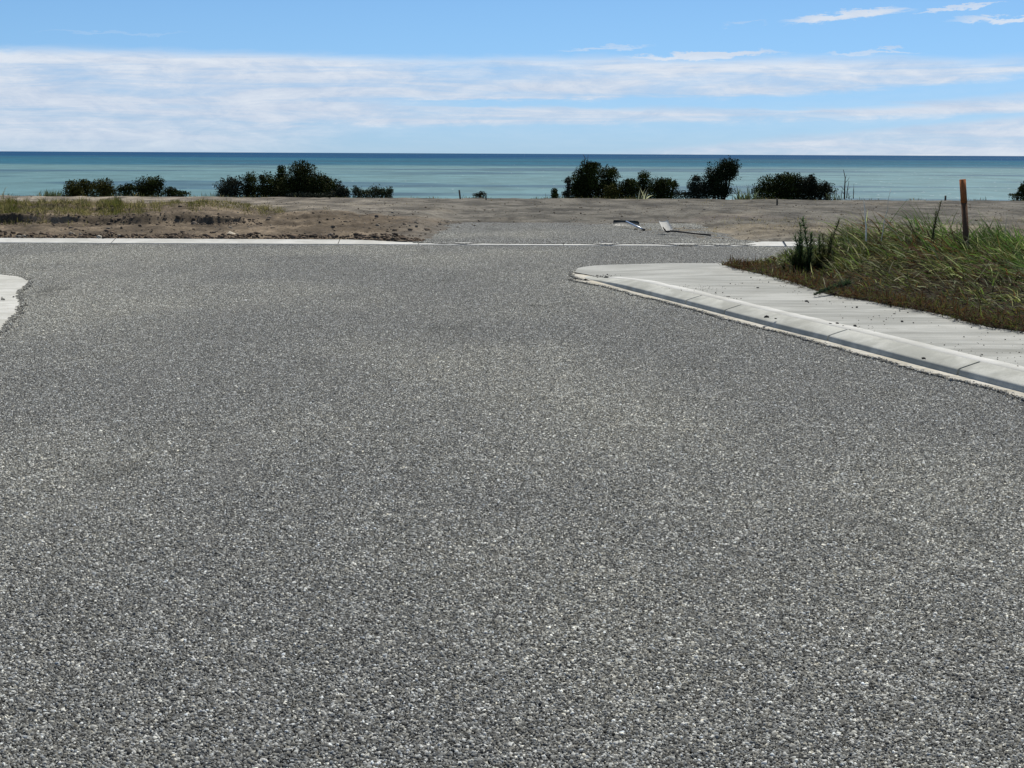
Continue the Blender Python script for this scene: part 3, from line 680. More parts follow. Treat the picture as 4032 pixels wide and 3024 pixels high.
# ------------------------------------------------------------------ grass verge on the corner
epx = [(2870, 1048), (2900, 1056), (2950, 1070), (3010, 1082), (3130, 1112), (3200, 1140), (3260, 1160), (3420, 1186), (3560, 1212), (3700, 1236), (3800, 1264), (3900, 1290), (4032, 1306)]
E = np.array([g(*p_, .1) for p_ in epx])[:, :2]; de = (E[-1]-E[-4])/np.linalg.norm(E[-1]-E[-4]); E = np.vstack([E, E[-1]+de*3, E[-1]+de*12])
Er, _ = resample(E, .05)
YBACK = YS-.75
def edge_dist(X, Y):
    x_edge = np.interp(Y, Er[::-1, 1], Er[::-1, 0]); return (X-x_edge)*.72
def Hg(X, Y, t_):
    uu = X/Y*5.8+2.016              # bearing, in thousands of photo pixels
    top_ = np.interp(uu, [2.85, 2.95, 3.05, 3.15, 3.3, 3.4, 3.5, 3.7, 3.9, 4.05, 4.4], [.08, .14, .20, .30, .48, .58, .56, .53, .47, .39, .32])
    return top_*(.16+.84*ss(np.asarray(t_)/np.clip(1.1+(uu-3.1)*1.9, .8, 2.4), .05, 1.))*(.8+.4*fbm(X*1.6, Y*1.6, 201, 3))
rs = np.random.default_rng(55)
def sample_verge(n):
    X = rs.uniform(2.6, 11.5, n); Y = rs.uniform(9.5, YBACK, n); t_ = edge_dist(X, Y); j = (t_ > 0) & (X/Y < .42); return X[j], Y[j], t_[j]
# soil mound, its colour darkened for the shade between the blades
gx, gy = np.meshgrid(np.linspace(0, 1, 160)**1.5, np.linspace(7, YBACK, 220)); xe = np.interp(gy, Er[::-1, 1], Er[::-1, 0]); GX = xe+gx*9
tt = edge_dist(GX, gy); GZ = zpath(GX, gy)+.004+np.minimum(tt*.4, 1)*.02+Hg(GX, gy, tt)*.5*ss(tt, .05, .5)*ss(YBACK-gy, 0, .5)
ns = fbm(GX*6, gy*6, 211, 4)
cS = np.array([.022, .018, .010])*(.6+.8*ns[..., None]); GZ += (ns-.5)*.05*ss(tt, .05, .3)
vm = mk('verge_soil', np.stack([GX, gy, GZ], -1).reshape(-1, 3), grid_faces(220, 160), mSoil, None, cS.reshape(-1, 3)); tag(vm, kind='structure')
def zv(X, Y, t_): return zpath(X, Y)+Hg(X, Y, t_)*.4*ss(t_, .05, .5)
A = Acc()
green = np.array([.080, .115, .032]); lush = np.array([.066, .122, .030]); straw = np.array([.34, .325, .20]); olive = np.array([.075, .082, .028]); red = np.array([.072, .036, .021]); bro = np.array([.098, .070, .036])
X, Y, t_ = sample_verge(150000); n = len(X); H = Hg(X, Y, t_); uu = X/Y*5.8+2.016
r1 = fbm(X*1.3, Y*1.3, 221, 3); r2 = rs.random(n)
fr = 1-ss(t_+(r1-.5)*.5, .25, .7)                    # front strip
lushz = np.clip(ss(uu, 3.1, 3.5)*ss(t_, .9, 1.7)*(.5+ss(r1, .3, .55)), 0, 1)
dry = ss(3.62-uu, 0, .2)*ss(t_, 1.1, 2.)
mat_ = (.35+.65*ss(uu, 3.3, 3.7))*ss(t_, .3, .8)*(1-ss(t_+(fbm(X*1.7, Y*1.7, 222, 2)-.5)*1.2, 1.6, 2.3))
c = np.where((r2 < .5)[:, None], olive, green)
c = np.where((r2 < lushz)[:, None], np.where((rs.random(n) < .6)[:, None], lush, green), c)
c = np.where((rs.random(n) < dry*.34+.04+.07*mat_)[:, None], straw*.8, c)
c = np.where((rs.random(n) < fr*.75+mat_*.52)[:, None], np.where((rs.random(n) < .5)[:, None], red, bro), c)
c = c*rs.uniform(.3, 1.6, (n, 1))
cx_ = np.floor(X*2.6+2.2*fbm(X*1.1, Y*1.1, 241, 2)); cy_ = np.floor(Y*2.2+2.2*fbm(X*1.1, Y*1.1, 242, 2))
h1, h2, h3 = _h(cx_, cy_, 11), _h(cx_, cy_, 12), _h(cx_, cy_, 13)
wind = math.pi*(.92+.30*(h1-.5))+(r1-.5)*1.6
head = np.where(rs.random(n) < .8, wind+rs.normal(0, .38, n), rs.uniform(0, 6.28, n))
L_ = np.clip(H*rs.uniform(.45, 1.05, n)*(.7+.6*h2), .04, .66)*(1-.5*fr)+.03
lean = np.clip(.35+.75*h3+rs.normal(0, .22, n)+mat_*.35+fr*.2, .03, 1.6); curl = rs.uniform(.1, 1.2, n)
c = c*(.62+.76*h2)[:, None]
lt = rs.random(n) < .09*(1-fr); c[lt] = np.array([.30, .32, .19])*rs.uniform(.7, 1.3, (lt.sum(), 1))  # pale blades painted in as sun glints on the grass
kk = rs.random(n) < np.where(t_ < .6, .45, .40)
X, Y, t_, H, c, head, L_, lean, curl = [a[kk] for a in (X, Y, t_, H, c, head, L_, lean, curl)]; n = len(X)
z0 = zv(X, Y, t_)+H*rs.random(n)**1.3*.42
addb(A, blades(X, Y, z0, head, lean, L_, rs.uniform(.008, .020, n), curl, c, rs))
# fallen stalks laid over the sward
X, Y, t_ = sample_verge(1100); n = len(X); H = Hg(X, Y, t_)
addb(A, blades(X, Y, zv(X, Y, t_)+H*rs.uniform(.4, .8, n), rs.uniform(0, 6.28, n), rs.uniform(.6, 1.7, n), rs.uniform(.08, .34, n), rs.uniform(.005, .011, n), rs.uniform(-.6, .9, n), straw*rs.uniform(.7, 1.5, (n, 1)), rs))
# red curls creeping over the front edge
ii = rs.integers(0, len(Er), 15000); pe = Er[ii]; pe = pe[(pe[:, 0]/pe[:, 1] < .42)]; pe = pe[fbm(pe[:, 0]*2.3, pe[:, 1]*2.3, 233, 3)+rs.uniform(-.2, .2, len(pe)) > .42]; n = len(pe); o_ = np.abs(rs.normal(0, .19, n))-.05*rs.random(n)-.07*fbm(pe[:, 0]*3, pe[:, 1]*3, 231, 3)*2
X = pe[:, 0]+o_; Y = pe[:, 1]; sel = (Y < YBACK) ; X, Y = X[sel], Y[sel]; n = len(X)
cc = np.where((rs.random(n) < .62)[:, None], red, olive)*rs.uniform(.5, 1.4, (n, 1))
addb(A, blades(X, Y, zpath(X, Y)+rs.uniform(.0, .08, n), rs.uniform(0, 6.28, n), rs.uniform(.2, 1.6, n), rs.uniform(.04, .17, n), rs.uniform(.005, .011, n), rs.uniform(-.5, 1.6, n), cc, rs))
gr_ = A.obj('verge_grass', mGrass); tag(gr_, 'long tangled green and straw-coloured grass covering the corner verge', 'grass', kind='stuff')

# ------------------------------------------------------------------ weeds
def weed(name, px, py, Y, hpx, label, cat, colr, n_st=1, leaf=.035, nl=120, spread=.12, group=None, wid=.006, lean=0., stemc=(.09, .07, .04), nosub=False):
    b_ = at(px, py, Y); sc_ = F/Y; hgt = hpx/sc_
    rs = np.random.default_rng(int(px*7+py)); o = empty(name, tuple(b_), label, cat, group)
    A1, A2 = Acc(), Acc()
    for s_ in range(n_st):
        h = hgt*(1 if s_ == 0 else rs.uniform(.45, .9)); dx_ = rs.normal(0, spread) if s_ else lean*hgt; dy_ = rs.normal(0, spread) if s_ else 0
        bx_, by_ = (0, 0) if s_ == 0 else (rs.normal(0, spread*.4), rs.normal(0, spread*.4))
        tt_ = np.linspace(0, 1, 6); pl = np.stack([bx_+dx_*tt_**1.6+rs.normal(0, .006, 6), by_+dy_*tt_**1.6, h*tt_], -1)
        A1.tube(pl, np.linspace(wid, wid*.35, 6), 5, stemc)
        k_ = int(nl*(h/hgt)); u_ = rs.uniform(.08, 1, k_); P0 = np.stack([np.interp(u_, tt_, pl[:, j]) for j in range(3)], -1)
        r = blades(P0[:, 0], P0[:, 1], P0[:, 2], rs.uniform(0, 6.28, k_), rs.uniform(.5, 1.3, k_), leaf*(1.25-u_*.7)*rs.uniform(.6, 1.4, k_), np.full(k_, leaf*.085+.002), rs.uniform(-.4, .5, k_), np.tile(colr, (k_, 1))*rs.uniform(.5, 1.5, (k_, 1)), rs)
        if nl: addb(A2, r)
    A1.obj('stem', mBark, o)
    if nl: A2.obj('foliage', mGrass, o)
    return o
gw = (.075, .115, .055)
Yw = 18.7
weed('tall_weed', 3142, 1085, Yw, 205, 'left tall feathery green weed at the left end of the verge', 'weed', gw, 3, .10, 240, .05, 'feathery weeds at the verge end', lean=.02)
weed('tall_weed', 3185, 1085, Yw-.2, 225, 'tallest feathery green weed leaning left beside its neighbour', 'weed', gw, 2, .10, 260, .05, 'feathery weeds at the verge end', lean=-.16)
weed('tall_weed', 3222, 1070, Yw, 140, 'short thin feathery weed between the two taller pairs', 'weed', gw, 2, .08, 150, .03, 'feathery weeds at the verge end')
weed('tall_weed', 3255, 1060, Yw-.1, 200, 'dark spindly weed curving right near the straw grass', 'weed', (.06, .07, .03), 3, .08, 170, .07, 'feathery weeds at the verge end', lean=.22)
weed('tall_weed', 3085, 1095, Yw+.1, 70, 'low bushy weed at the foot of the feathery weeds', 'weed', (.07, .075, .03), 9, .05, 150, .1)
weed('bushy_weed', 3150, 1088, Yw-.15, 120, 'bushy dark green weed filling the foot of the two tallest feathery weeds', 'weed', (.06, .085, .03), 22, .08, 120, .11)
weed('bushy_weed', 3232, 1082, Yw-.1, 112, 'olive bushy weed between the feathery weeds and the straw grass', 'weed', (.085, .09, .03), 22, .08, 120, .12)
weed('dark_weed', 3668, 960, 17.6, 165, 'dark green weed with a hooked tip sticking out above the grass left of the post', 'weed', (.045, .06, .025), 2, .06, 130, .06, lean=.18)
weed('seed_stalk', 3412, 950, 17.8, 158, 'pale straight dry stalk rising from the straw grass', 'stalk', (.5, .45, .35), 1, .02, 10, .02, 'dry stalks over the grass', wid=.012, lean=-.1, stemc=(.9, .86, .72))
weed('seed_stalk', 3472, 950, 17.8, 205, 'taller thin dry stalk with a wispy head right of the straight one', 'stalk', (.45, .42, .34), 1, .03, 14, .02, 'dry stalks over the grass', wid=.006, lean=.14, stemc=(.7, .66, .55))
weed('seed_stalk', 3958, 930, 17.2, 100, 'bent pale stalk right of the orange-topped post', 'stalk', (.6, .55, .4), 2, .02, 10, .14, 'dry stalks over the grass', wid=.004, lean=0, stemc=(.55, .5, .36))
for i, (px, py, lab) in enumerate(((2915, 1058, 'low red-green weed at the very tip of the verge'), (2980, 1060, 'low leafy weed a step right of the verge tip'))):
    weed('low_weed', px, py, g(px, py, .08)[1], 34, lab, 'weed', (.13, .09, .04), 16, .045, 60, .13, 'low weeds at the verge tip')
# sprig lying over the path
b_ = g(3205, 1172, .1); o = empty('fallen_sprig', tuple(b_), 'dark green sprig sprawling from the verge onto the pale footpath', 'weed')
A1, A2 = Acc(), Acc(); end = g(3345, 1150, .1)-b_; tt_ = np.linspace(0, 1, 7); pl = np.stack([end[0]*tt_, end[1]*tt_, .03+.09*tt_*(1-tt_*.3)], -1); A1.tube(pl, .006, 5, (.05, .04, .03))
k_ = 700; u_ = rs.random(k_); P0 = np.stack([np.interp(u_, tt_, pl[:, j]) for j in range(3)], -1)
addb(A2, blades(P0[:, 0], P0[:, 1], P0[:, 2], rs.uniform(0, 6.28, k_), rs.uniform(.2, 1.9, k_), rs.uniform(.03, .085, k_)*(.4+u_), np.full(k_, .008), rs.uniform(-.4, .6, k_), np.tile((.035, .055, .035), (k_, 1))*rs.uniform(.5, 1.6, (k_, 1)), rs))
A1.obj('stem', mBark, o); A2.obj('foliage', mGrass, o)

# ------------------------------------------------------------------ marker post
Yp = 18.9; b0 = at(3806, 960, Yp); t0 = at(3790, 706, Yp); ax = t0-b0; Lp = np.linalg.norm(ax); b0 = b0-ax*.45/Lp*1.
post = empty('marker_post', tuple(b0), 'square timber marker post with an orange painted top standing in the long grass', 'post')
post.rotation_euler = (0, math.atan2(ax[0], ax[2]), 0); Lp += .45
rz = math.radians(18); R_ = np.array([[math.cos(rz), -math.sin(rz), 0], [math.sin(rz), math.cos(rz), 0], [0, 0, 1]]); hw = .0272
split = Lp-.30
A1 = Acc(); A1.box((0, 0, split*.5), (hw, hw, split*.5), R_, (.13, .075, .045)); A1.obj('timber', mPost, post)
A1 = Acc(); A1.box((0, 0, (split+.001+Lp)*.5), (hw+.0015, hw+.0015, (Lp-split-.001)*.5), R_, (.42, .15, .055)); A1.obj('painted_top', mPost, post)

# ------------------------------------------------------------------ pegs far off
def peg(px, ytop, ybase, Y, w, label, cat='peg', c=(.10, .09, .07), lean=0, nm='survey_peg'):
    b_ = at(px, ybase, Y); t_ = at(px+lean, ytop, Y); zb = float(zland(b_[0], Y)); b2 = np.array([b_[0], Y, min(zb, b_[2])-.05])
    o = Acc(); R = (t_-b2); L = np.linalg.norm(R); o.box((0, 0, L/2), (w/2, w/2, L/2), None, c)
    ob = o.obj(nm, mPost); ob.location = tuple(b2); ob.rotation_euler = (0, math.atan2(R[0], R[2]), .2); return tag(ob, label, cat, 'small survey pegs on the bare land')
peg(1813, 748, 780, 52.5, .05, 'dark leaning peg on the land edge in the gap between shrub groups', lean=-5)
peg(1914, 766, 788, 51.5, .035, 'short green-grey peg just right of the leaning one')
peg(3060, 781, 803, 46.5, .04, 'short peg standing on grey soil in front of the wide dome shrub')
peg(457, 752, 800, 42, .025, 'thin upright rod behind the tall olive grass tuft', c=(.06, .07, .07))
peg(3723, 770, 780, 52.8, .05, 'tiny peg on the land edge left of the orange-topped post')

# ------------------------------------------------------------------ shovel and asphalt lute
def zg(p_): return max(float(zland(p_[0], p_[1])), .006)
Ysh = 29.6; o_ = at(2632, 914, Ysh); org = np.array([o_[0], Ysh, 0]); 
sh = empty('shovel', (org[0], org[1], .01), 'square-mouth shovel with a black handle lying on the seal, blade tipped up', 'shovel')
def shp(px, py, dy): p_ = at(px, py, Ysh+dy); return p_-np.array([org[0], org[1], .01])
A1 = Acc()
# blade: dished plate, grid of points between the outline corners
c00, c10, c11, c01 = shp(2613, 917, 0), shp(2649, 909, .06), shp(2628, 871, .42), shp(2592, 873, .36)
nn_ = 13; uu_, vv_ = np.meshgrid(np.linspace(0, 1, nn_), np.linspace(0, 1, nn_))
def sq(v_): return v_
cu = .5+(uu_-.5)*(1-.10*ss(vv_, .85, 1)*1.0-.06*(1-ss(vv_, 0, .12)))
PL = (c00*(1-cu[..., None])+c10*cu[..., None])*(1-vv_[..., None])+(c01*(1-cu[..., None])+c11*cu[..., None])*vv_[..., None]
nv_ = np.cross(c10-c00, c01-c00); nv_ /= np.linalg.norm(nv_); nv_ = nv_ if nv_[1] < 0 else -nv_
PL = PL+nv_*((np.abs(uu_-.5)*2)**3*.035)[..., None]
a = PL.reshape(-1, 3); b2_ = a-nv_*.003
ff_ = grid_faces(nn_, nn_); ed = [i for i in range(nn_)]+[nn_*i+nn_-1 for i in range(1, nn_)]+[nn_*(nn_-1)+i for i in range(nn_-2, -1, -1)]+[nn_*i for i in range(nn_-2, 0, -1)]
ed = np.array(ed); e2 = np.roll(ed, -1)
A1.add(np.vstack([a, b2_]), np.vstack([ff_, (ff_+nn_*nn_)[:, ::-1], np.stack([ed, e2, e2+nn_*nn_, ed+nn_*nn_], -1)]), (.5, .5, .5)); A1.obj('blade', mSteel, sh, True)
A1 = Acc(); A1.tube([shp(2611, 894, .06), shp(2617, 904, .03), shp(2624, 911, 0), shp(2631, 912, -.03), shp(2640, 909, -.05)], [.012, .018, .021, .021, .019], 10); A1.obj('socket', mBlack, sh, True)
A1 = Acc(); A1.tube([shp(2639, 909, -.05), shp(2690, 914, -.25), shp(2798, 926, -.65)], [.017, .016, .017], 10); A1.obj('handle', mBlack, sh, True)
Yl = 32.2
lu = empty('asphalt_lute', (at(2465, 888, Yl)[0], Yl, .0), 'wide flat-headed asphalt lute with a bluish metal pole left of the shovel', 'rake')
lor = np.array(lu.location)
A1 = Acc()
bp = [at(2414, 888, Yl), at(2518, 891, Yl-.1), at(2517, 875, Yl+.02), at(2508, 869, Yl+.05), at(2418, 866, Yl+.12), at(2415, 870, Yl+.12)]
lpv = np.array(bp)-lor; m2 = len(lpv); back = lpv+np.array([0, .02, .0])
A1.add(np.vstack([lpv, lpv.mean(0), back, back.mean(0)]), np.array([[i, (i+1) % m2, m2] for i in range(m2)]+[[m2+1+(i+1) % m2, m2+1+i, 2*m2+1] for i in range(m2)])); A1.f4.append(np.array([[i, (i+1) % m2, m2+1+(i+1) % m2, m2+1+i] for i in range(m2)])); A1.obj('board', mLute, lu)
A1 = Acc(); p0 = at(2466, 872, Yl+.0)-lor; p1 = g(2531, 902.5, .035)-lor; A1.tube([p0, (p0+p1)/2, p1], .017, 10); A1.obj('pole', mAlu, lu, True)
A1 = Acc(); d_ = (p1-p0)/np.linalg.norm(p1-p0); A1.tube([p1+d_*.002, p1+d_*.10], .024, 10); A1.obj('grip', mBlack, lu, True)
A1 = Acc(); A1.tube([p0+d_*.02, at(2490, 886, Yl-.05)-lor+np.array([0, -.0, .02])], .009, 8); A1.obj('brace', mLute, lu, True)

# ------------------------------------------------------------------ grass and weeds on the far bank
A = Acc(); rs = np.random.default_rng(66)
def tuft(px0, px1, py, n, hl, hh, cl, ysp=6):
    # a few clumps inside the stretch, each tapering to its sides
    k_ = max(2, int((px1-px0)/38)); cs = rs.uniform(px0, px1, k_); wd = rs.uniform(.25, 1., k_); ci = rs.integers(0, k_, n)
    dl = rs.normal(0, 1, n); px = cs[ci]+dl*rs.uniform(10, 26, k_)[ci]; hf = wd[ci]*np.exp(-dl**2*.35)+.15
    zz_ = .26 if (px1 < 800 and ysp < 8) else (.16 if px1 < 1400 and ysp < 8 else 0.)
    Y = np.array([g(a_, py-(10 if zz_ else 0)+rs.normal(0, ysp), zz_)[1] for a_ in px]); X = (px-2016)/F*Y; Z = zland(X, Y)-.01
    addb(A, blades(X, Y, Z, rs.uniform(0, 6.28, n), rs.uniform(.0, .8, n), rs.uniform(hl, hh, n)*np.clip(hf, .15, 1.1), rs.uniform(.007, .015, n), rs.uniform(0, 1.2, n), np.array(cl)[rs.integers(0, len(cl), n)]*rs.uniform(.6, 1.4, (n, 1)), rs))
gg = [(.115, .11, .035), (.15, .13, .055), (.07, .085, .024), (.21, .175, .10)]; dryg = [(.32, .26, .17), (.25, .2, .13), (.2, .165, .10)]
tuft(-60, 60, 842, 900, .1, .42, gg); tuft(40, 200, 845, 1300, .08, .28, gg); tuft(120, 300, 850, 500, .06, .2, gg+dryg); tuft(290, 400, 846, 500, .08, .25, gg+dryg)
tuft(390, 480, 838, 900, .12, .36, gg); tuft(450, 560, 838, 1500, .12, .32, gg[:3]); tuft(600, 700, 842, 450, .06, .2, gg+dryg); tuft(720, 790, 838, 700, .06, .19, gg)
tuft(780, 1000, 842, 700, .05, .18, dryg+gg); tuft(1000, 1300, 845, 500, .04, .12, dryg); tuft(-60, 1100, 825, 700, .05, .15, dryg, 12)
tuft(2500, 4100, 905, 1800, .03, .09, dryg, 18); tuft(2700, 4100, 885, 900, .03, .1, dryg, 8); tuft(-60, 4100, 800, 1200, .03, .1, dryg, 14)
tuft(-80, 330, 844, 5200, .07, .22, gg+dryg, 7); tuft(250, 620, 842, 4600, .07, .21, gg+dryg, 7); tuft(600, 1150, 845, 4200, .06, .16, dryg+gg, 7)
ft = A.obj('bank_grass', mGrass); tag(ft, 'olive grass tufts and dry wisps on the earth bank beyond the kerb', 'grass', kind='stuff')
A = Acc(); n = 5200; X = rs.uniform(-24, 24, n); Y = 53.4+rs.random(n)*1.2; msk = fbm(X*.9, X*0, 301, 3) > .42; X, Y = X[msk], Y[msk]; n = len(X)
addb(A, blades(X, Y, zland(X, Y)-.02, rs.uniform(0, 6.28, n), rs.uniform(0, .7, n), rs.uniform(.05, .2, n)*(.5+fbm(X*2, X*0, 302, 2)), rs.uniform(.01, .022, n), rs.uniform(0, .8, n), np.array([(.08, .09, .045), (.05, .06, .03), (.2, .17, .1)])[rs.integers(0, 3, n)], rs))
cg = A.obj('crest_grass', mGrass); tag(cg, 'ragged low grass along the edge of the land above the sea', 'grass', kind='stuff')
weed('seedling_weed', 592, 822, 41, 32, 'pale two-pronged weed alone on the grey soil right of the olive tufts', 'weed', (.2, .2, .16), 3, .1, 26, .1, wid=.01)
weed('dry_stick', 195, 835, 36, 36, 'pale dry stalk slanting up from the left tufts', 'stalk', (.4, .36, .26), 2, .05, 8, .12, 'pale stalks among the bank tufts', wid=.008, lean=.45, stemc=(.4, .36, .26))
weed('dry_stick', 234, 842, 36, 28, 'second pale stalk, lower and right of the first', 'stalk', (.4, .36, .26), 1, .05, 5, .12, 'pale stalks among the bank tufts', wid=.008, lean=.8, stemc=(.4, .36, .26))

# ------------------------------------------------------------------ shrubs above the shore
dkg = [(.028, .038, .010), (.044, .054, .014), (.016, .021, .007)]
olv = [(.092, .092, .020), (.064, .066, .016), (.030, .032, .010)]
gry = [(.05, .058, .042), (.034, .042, .028), (.022, .03, .018)]
def shrub(name, lobes, Y, label, cat, cols, dens=1., group='shrubs along the shore edge', leaf=.062, trunk=None, twigs=0, shag=.22, tips=None, fill=1.1, skirt=True):
    """lobes: (cx, cy, rx, ry) in photo pixels at distance Y; the plant stands on the land there"""
    if tips is None and cols is dkg: tips = (.060, .075, .018)  # lighter green leaf patches painted in for sunlit foliage
    rs = np.random.default_rng(int(lobes[0][0]*3+lobes[0][1])); sc_ = F/Y
    bx = np.mean([l[0] for l in lobes]); b_ = at(bx, 780, Y); zb = float(zland(b_[0], Y)); org = np.array([b_[0], Y, zb])
    o = empty(name, tuple(org), label, cat, group)
    A1, A2 = Acc(), Acc()
    for (cx, cy, rx, ry) in lobes:
        c3 = at(cx, cy, Y)-org; RX, RZ = rx*1.13/sc_, ry*1.04/sc_; RY = max(.25, (RX+RZ)*.5*.9)
        n = int(dens*17000*(RX*RZ)**.85)+90
        d = rs.normal(0, 1, (n, 3)); d /= np.linalg.norm(d, axis=1)[:, None]
        az = np.arctan2(d[:, 1], d[:, 0])
        lump = 1+shag*(vn(d[:, 0]*3+cx, d[:, 2]*3+d[:, 1]*2, 5)-.5)*2+shag*.8*(vn(d[:, 0]*8+cx, d[:, 2]*8+d[:, 1]*5, 6)-.5)*2
        r = (1-rs.random(n)**1.5*.75)*lump*fill
        r = r+np.where(rs.random(n) < .04, rs.uniform(0, .14, n), 0)
        p_ = c3+d*np.array([RX, RY, RZ])*r[:, None]
        if skirt:
            lo2 = (d[:, 2] < 0); kz = rs.random(n)
            p_[lo2, 2] = (c3[2]-kz*np.maximum(RZ, c3[2]+.12)*np.minimum(1, r)*1.0)[lo2]
            hr = (np.clip(r, .2, 1.3)*(1-.12*kz))[:, None]
            p_[lo2, :2] = (c3[:2]+np.stack([np.cos(az)*RX, np.sin(az)*RY], -1)*hr)[lo2]
        p_ = p_[p_[:, 2] > -.12]; n = len(p_)
        up_ = (p_[:, 2]-c3[2])/max(RZ, .05)
        s_ = leaf*rs.uniform(.5, 1.3, n); th = rs.uniform(0, 6.28, n); ph = rs.uniform(-1.2, 1.2, n)
        e1 = np.stack([np.cos(th)*np.cos(ph), np.sin(th)*np.cos(ph), np.sin(ph)], -1); e2 = np.cross(e1, rs.normal(0, 1, (n, 3))); e2 /= np.linalg.norm(e2, axis=1)[:, None]
        V_ = np.stack([p_-e1*s_[:, None]*.5, p_+e2*s_[:, None]*.28, p_+e1*s_[:, None]*.5, p_-e2*s_[:, None]*.28], 1).reshape(-1, 3)
        lc_ = np.array(cols)[np.minimum(rs.integers(0, 3, n), 2)]*rs.uniform(.6, 1.4, (n, 1))
        if tips is not None: 
            tp_ = (r[:n] if len(r) >= n else up_) ; w_ = (vn(p_[:, 0]*4, p_[:, 2]*4, 9) > .5)&(rs.random(n) < .7); lc_[w_] = np.array(tips)*rs.uniform(.7, 1.3, (w_.sum(), 1))
        A2.add(V_, np.arange(n*4).reshape(n, 4), np.repeat(lc_, 4, axis=0))
        # limb from the base to the lobe
        base = np.array([0, 0, -.1]); mid = base*.45+c3*.55+np.array([rs.normal(0, .06), 0, -.05]); A1.tube([base, mid, c3+np.array([0, 0, RZ*.3])], [.045, .03, .012], 6, (.06, .05, .04))
        for _ in range(int(twigs)):
            a_ = rs.uniform(.2, 2.9); e_ = c3+np.array([math.cos(a_)*RX, rs.normal(0, .1), math.sin(a_)*RZ])*rs.uniform(1.05, 1.35); A1.tube([c3, (c3+e_)/2+rs.normal(0, .03, 3), e_], [.012, .008, .003], 4, (.08, .07, .055))
    if trunk:
        for tr in trunk: 
            pl = np.array([at(a_, b2, Y)-org for a_, b2 in tr[0]]); A3 = Acc(); A3.tube(pl, np.linspace(tr[1], tr[1]*.4, len(pl)), 7, tr[2] if len(tr) > 2 else (.12, .10, .085)); A3.obj('bare_stem', mBark, o)
    A1.obj('branches', mBark, o); A2.obj('crown', mLeaf, o)
    return o
GB = 'shrubs along the shore edge'
def fl(px, Y, hpx, n, spread, label, colr, w=.05, cat='flax', nm='flax', group='strap-leaved plants on the shore edge'):
    b_ = at(px, 780, Y); zb = float(zland(b_[0], Y)); rs = np.random.default_rng(int(px)); o = empty(nm, (b_[0], Y, zb), label, cat, group)
    h = hpx*Y/F+(b_[2]-zb)
    hd = rs.uniform(0, 6.28, n)
    for i in range(n):
        pass
    A1 = Acc(); X = rs.normal(0, spread, n); 
    addb(A1, blades(X, rs.normal(0, .08, n), np.full(n, -.03), hd, rs.uniform(.0, .4, n), h*rs.uniform(.6, 1.15, n), np.full(n, w)*rs.uniform(.6, 1.1, n), rs.uniform(.1, 1.4, n), np.tile(colr, (n, 1))*rs.uniform(.5, 1.7, (n, 1)), rs))
    A1.obj('leaves', mGrass, o); return o
fl(212, 54.6, 40, 320, .26, 'pale grey-green reed clump left of the first olive shrub', (.09, .115, .08), .03, 'reeds', 'reed_clump')
shrub('shrub', [(287, 745, 30, 32), (300, 762, 30, 22)], 54.6, 'round olive shrub, leftmost of the row above the sea', 'shrub', olv)
shrub('shrub', [(328, 722, 15, 16), (345, 745, 32, 28)], 55.2, 'olive shrub with a small raised knob between two rounder ones', 'shrub', olv)
shrub('shrub', [(405, 742, 38, 34), (420, 757, 28, 28)], 54.5, 'largest round olive shrub of the three at the left', 'shrub', olv, tips=(.07, .07, .02))
shrub('shrub', [(482, 752, 20, 22), (510, 747, 18, 22)], 54.8, 'small dark two-lobed shrub between the olive trio and the dark dome', 'shrub', dkg)
shrub('shrub', [(580, 742, 48, 34), (612, 728, 30, 28), (560, 755, 30, 24)], 54.8, 'dark dome shrub left of the low trailing one', 'shrub', dkg, shag=.3)
shrub('shrub', [(670, 758, 26, 18), (705, 765, 34, 14)], 54.6, 'low green shrub trailing down to the right of the dark dome', 'shrub', dkg, tips=(.04, .06, .015))
fl(835, 54.5, 30, 70, .22, 'thin pale reeds just left of the large shrub clump', (.10, .12, .09), .02, 'reeds', 'reed_clump')
shrub('shrub', [(905, 748, 42, 38), (880, 760, 22, 26), (925, 730, 28, 28)], 55., 'grey twiggy shrub forming the left end of the large clump', 'shrub', gry, dens=.8, twigs=7, shag=.4)
shrub('shrub', [(985, 715, 25, 32), (985, 755, 32, 30)], 55.4, 'dark upright shrub behind the grey twiggy one', 'shrub', dkg, shag=.3)
shrub('shrub', [(1055, 722, 28, 30), (1050, 758, 40, 28), (1030, 705, 10, 14)], 55.2, 'dark shrub between the upright one and the narrow spire', 'shrub', dkg, shag=.35, twigs=3)
shrub('shrub', [(1108, 680, 15, 26), (1105, 705, 20, 26), (1100, 745, 30, 40)], 55.9, 'narrow dark spire-shaped shrub left of the big dome', 'shrub', dkg)
shrub('shrub', [(1188, 680, 46, 40), (1190, 720, 74, 42), (1150, 745, 60, 40), (1230, 735, 60, 46), (1200, 760, 100, 25)], 55.2, 'tallest shrub of the left clump, a dark dome with olive patches', 'shrub', dkg, tips=(.052, .058, .018), shag=.25)
shrub('shrub', [(1280, 715, 22, 22), (1300, 738, 34, 30), (1310, 760, 46, 24)], 55.6, 'dark shrub stepping down to the right of the big dome', 'shrub', dkg, shag=.35)
shrub('shrub', [(1345, 752, 14, 24), (1330, 768, 40, 14), (1365, 760, 12, 16)], 54.4, 'grey-green twiggy shrub at the right foot of the large clump', 'shrub', gry, dens=.8, twigs=5, shag=.4)
shrub('shrub', [(1185, 770, 44, 12), (1240, 772, 60, 10)], 54.2, 'low grey-green ground shrub in front of the big dome', 'shrub', gry, dens=.9)
shrub('shrub', [(1405, 757, 18, 20), (1440, 764, 26, 16), (1478, 757, 24, 20), (1510, 762, 24, 18), (1535, 760, 10, 20)], 54.6, 'low spiky green clump alone right of the large clump', 'shrub', [(.05, .07, .035), (.035, .05, .028), (.06, .07, .04)], dens=.8, twigs=5, shag=.45)
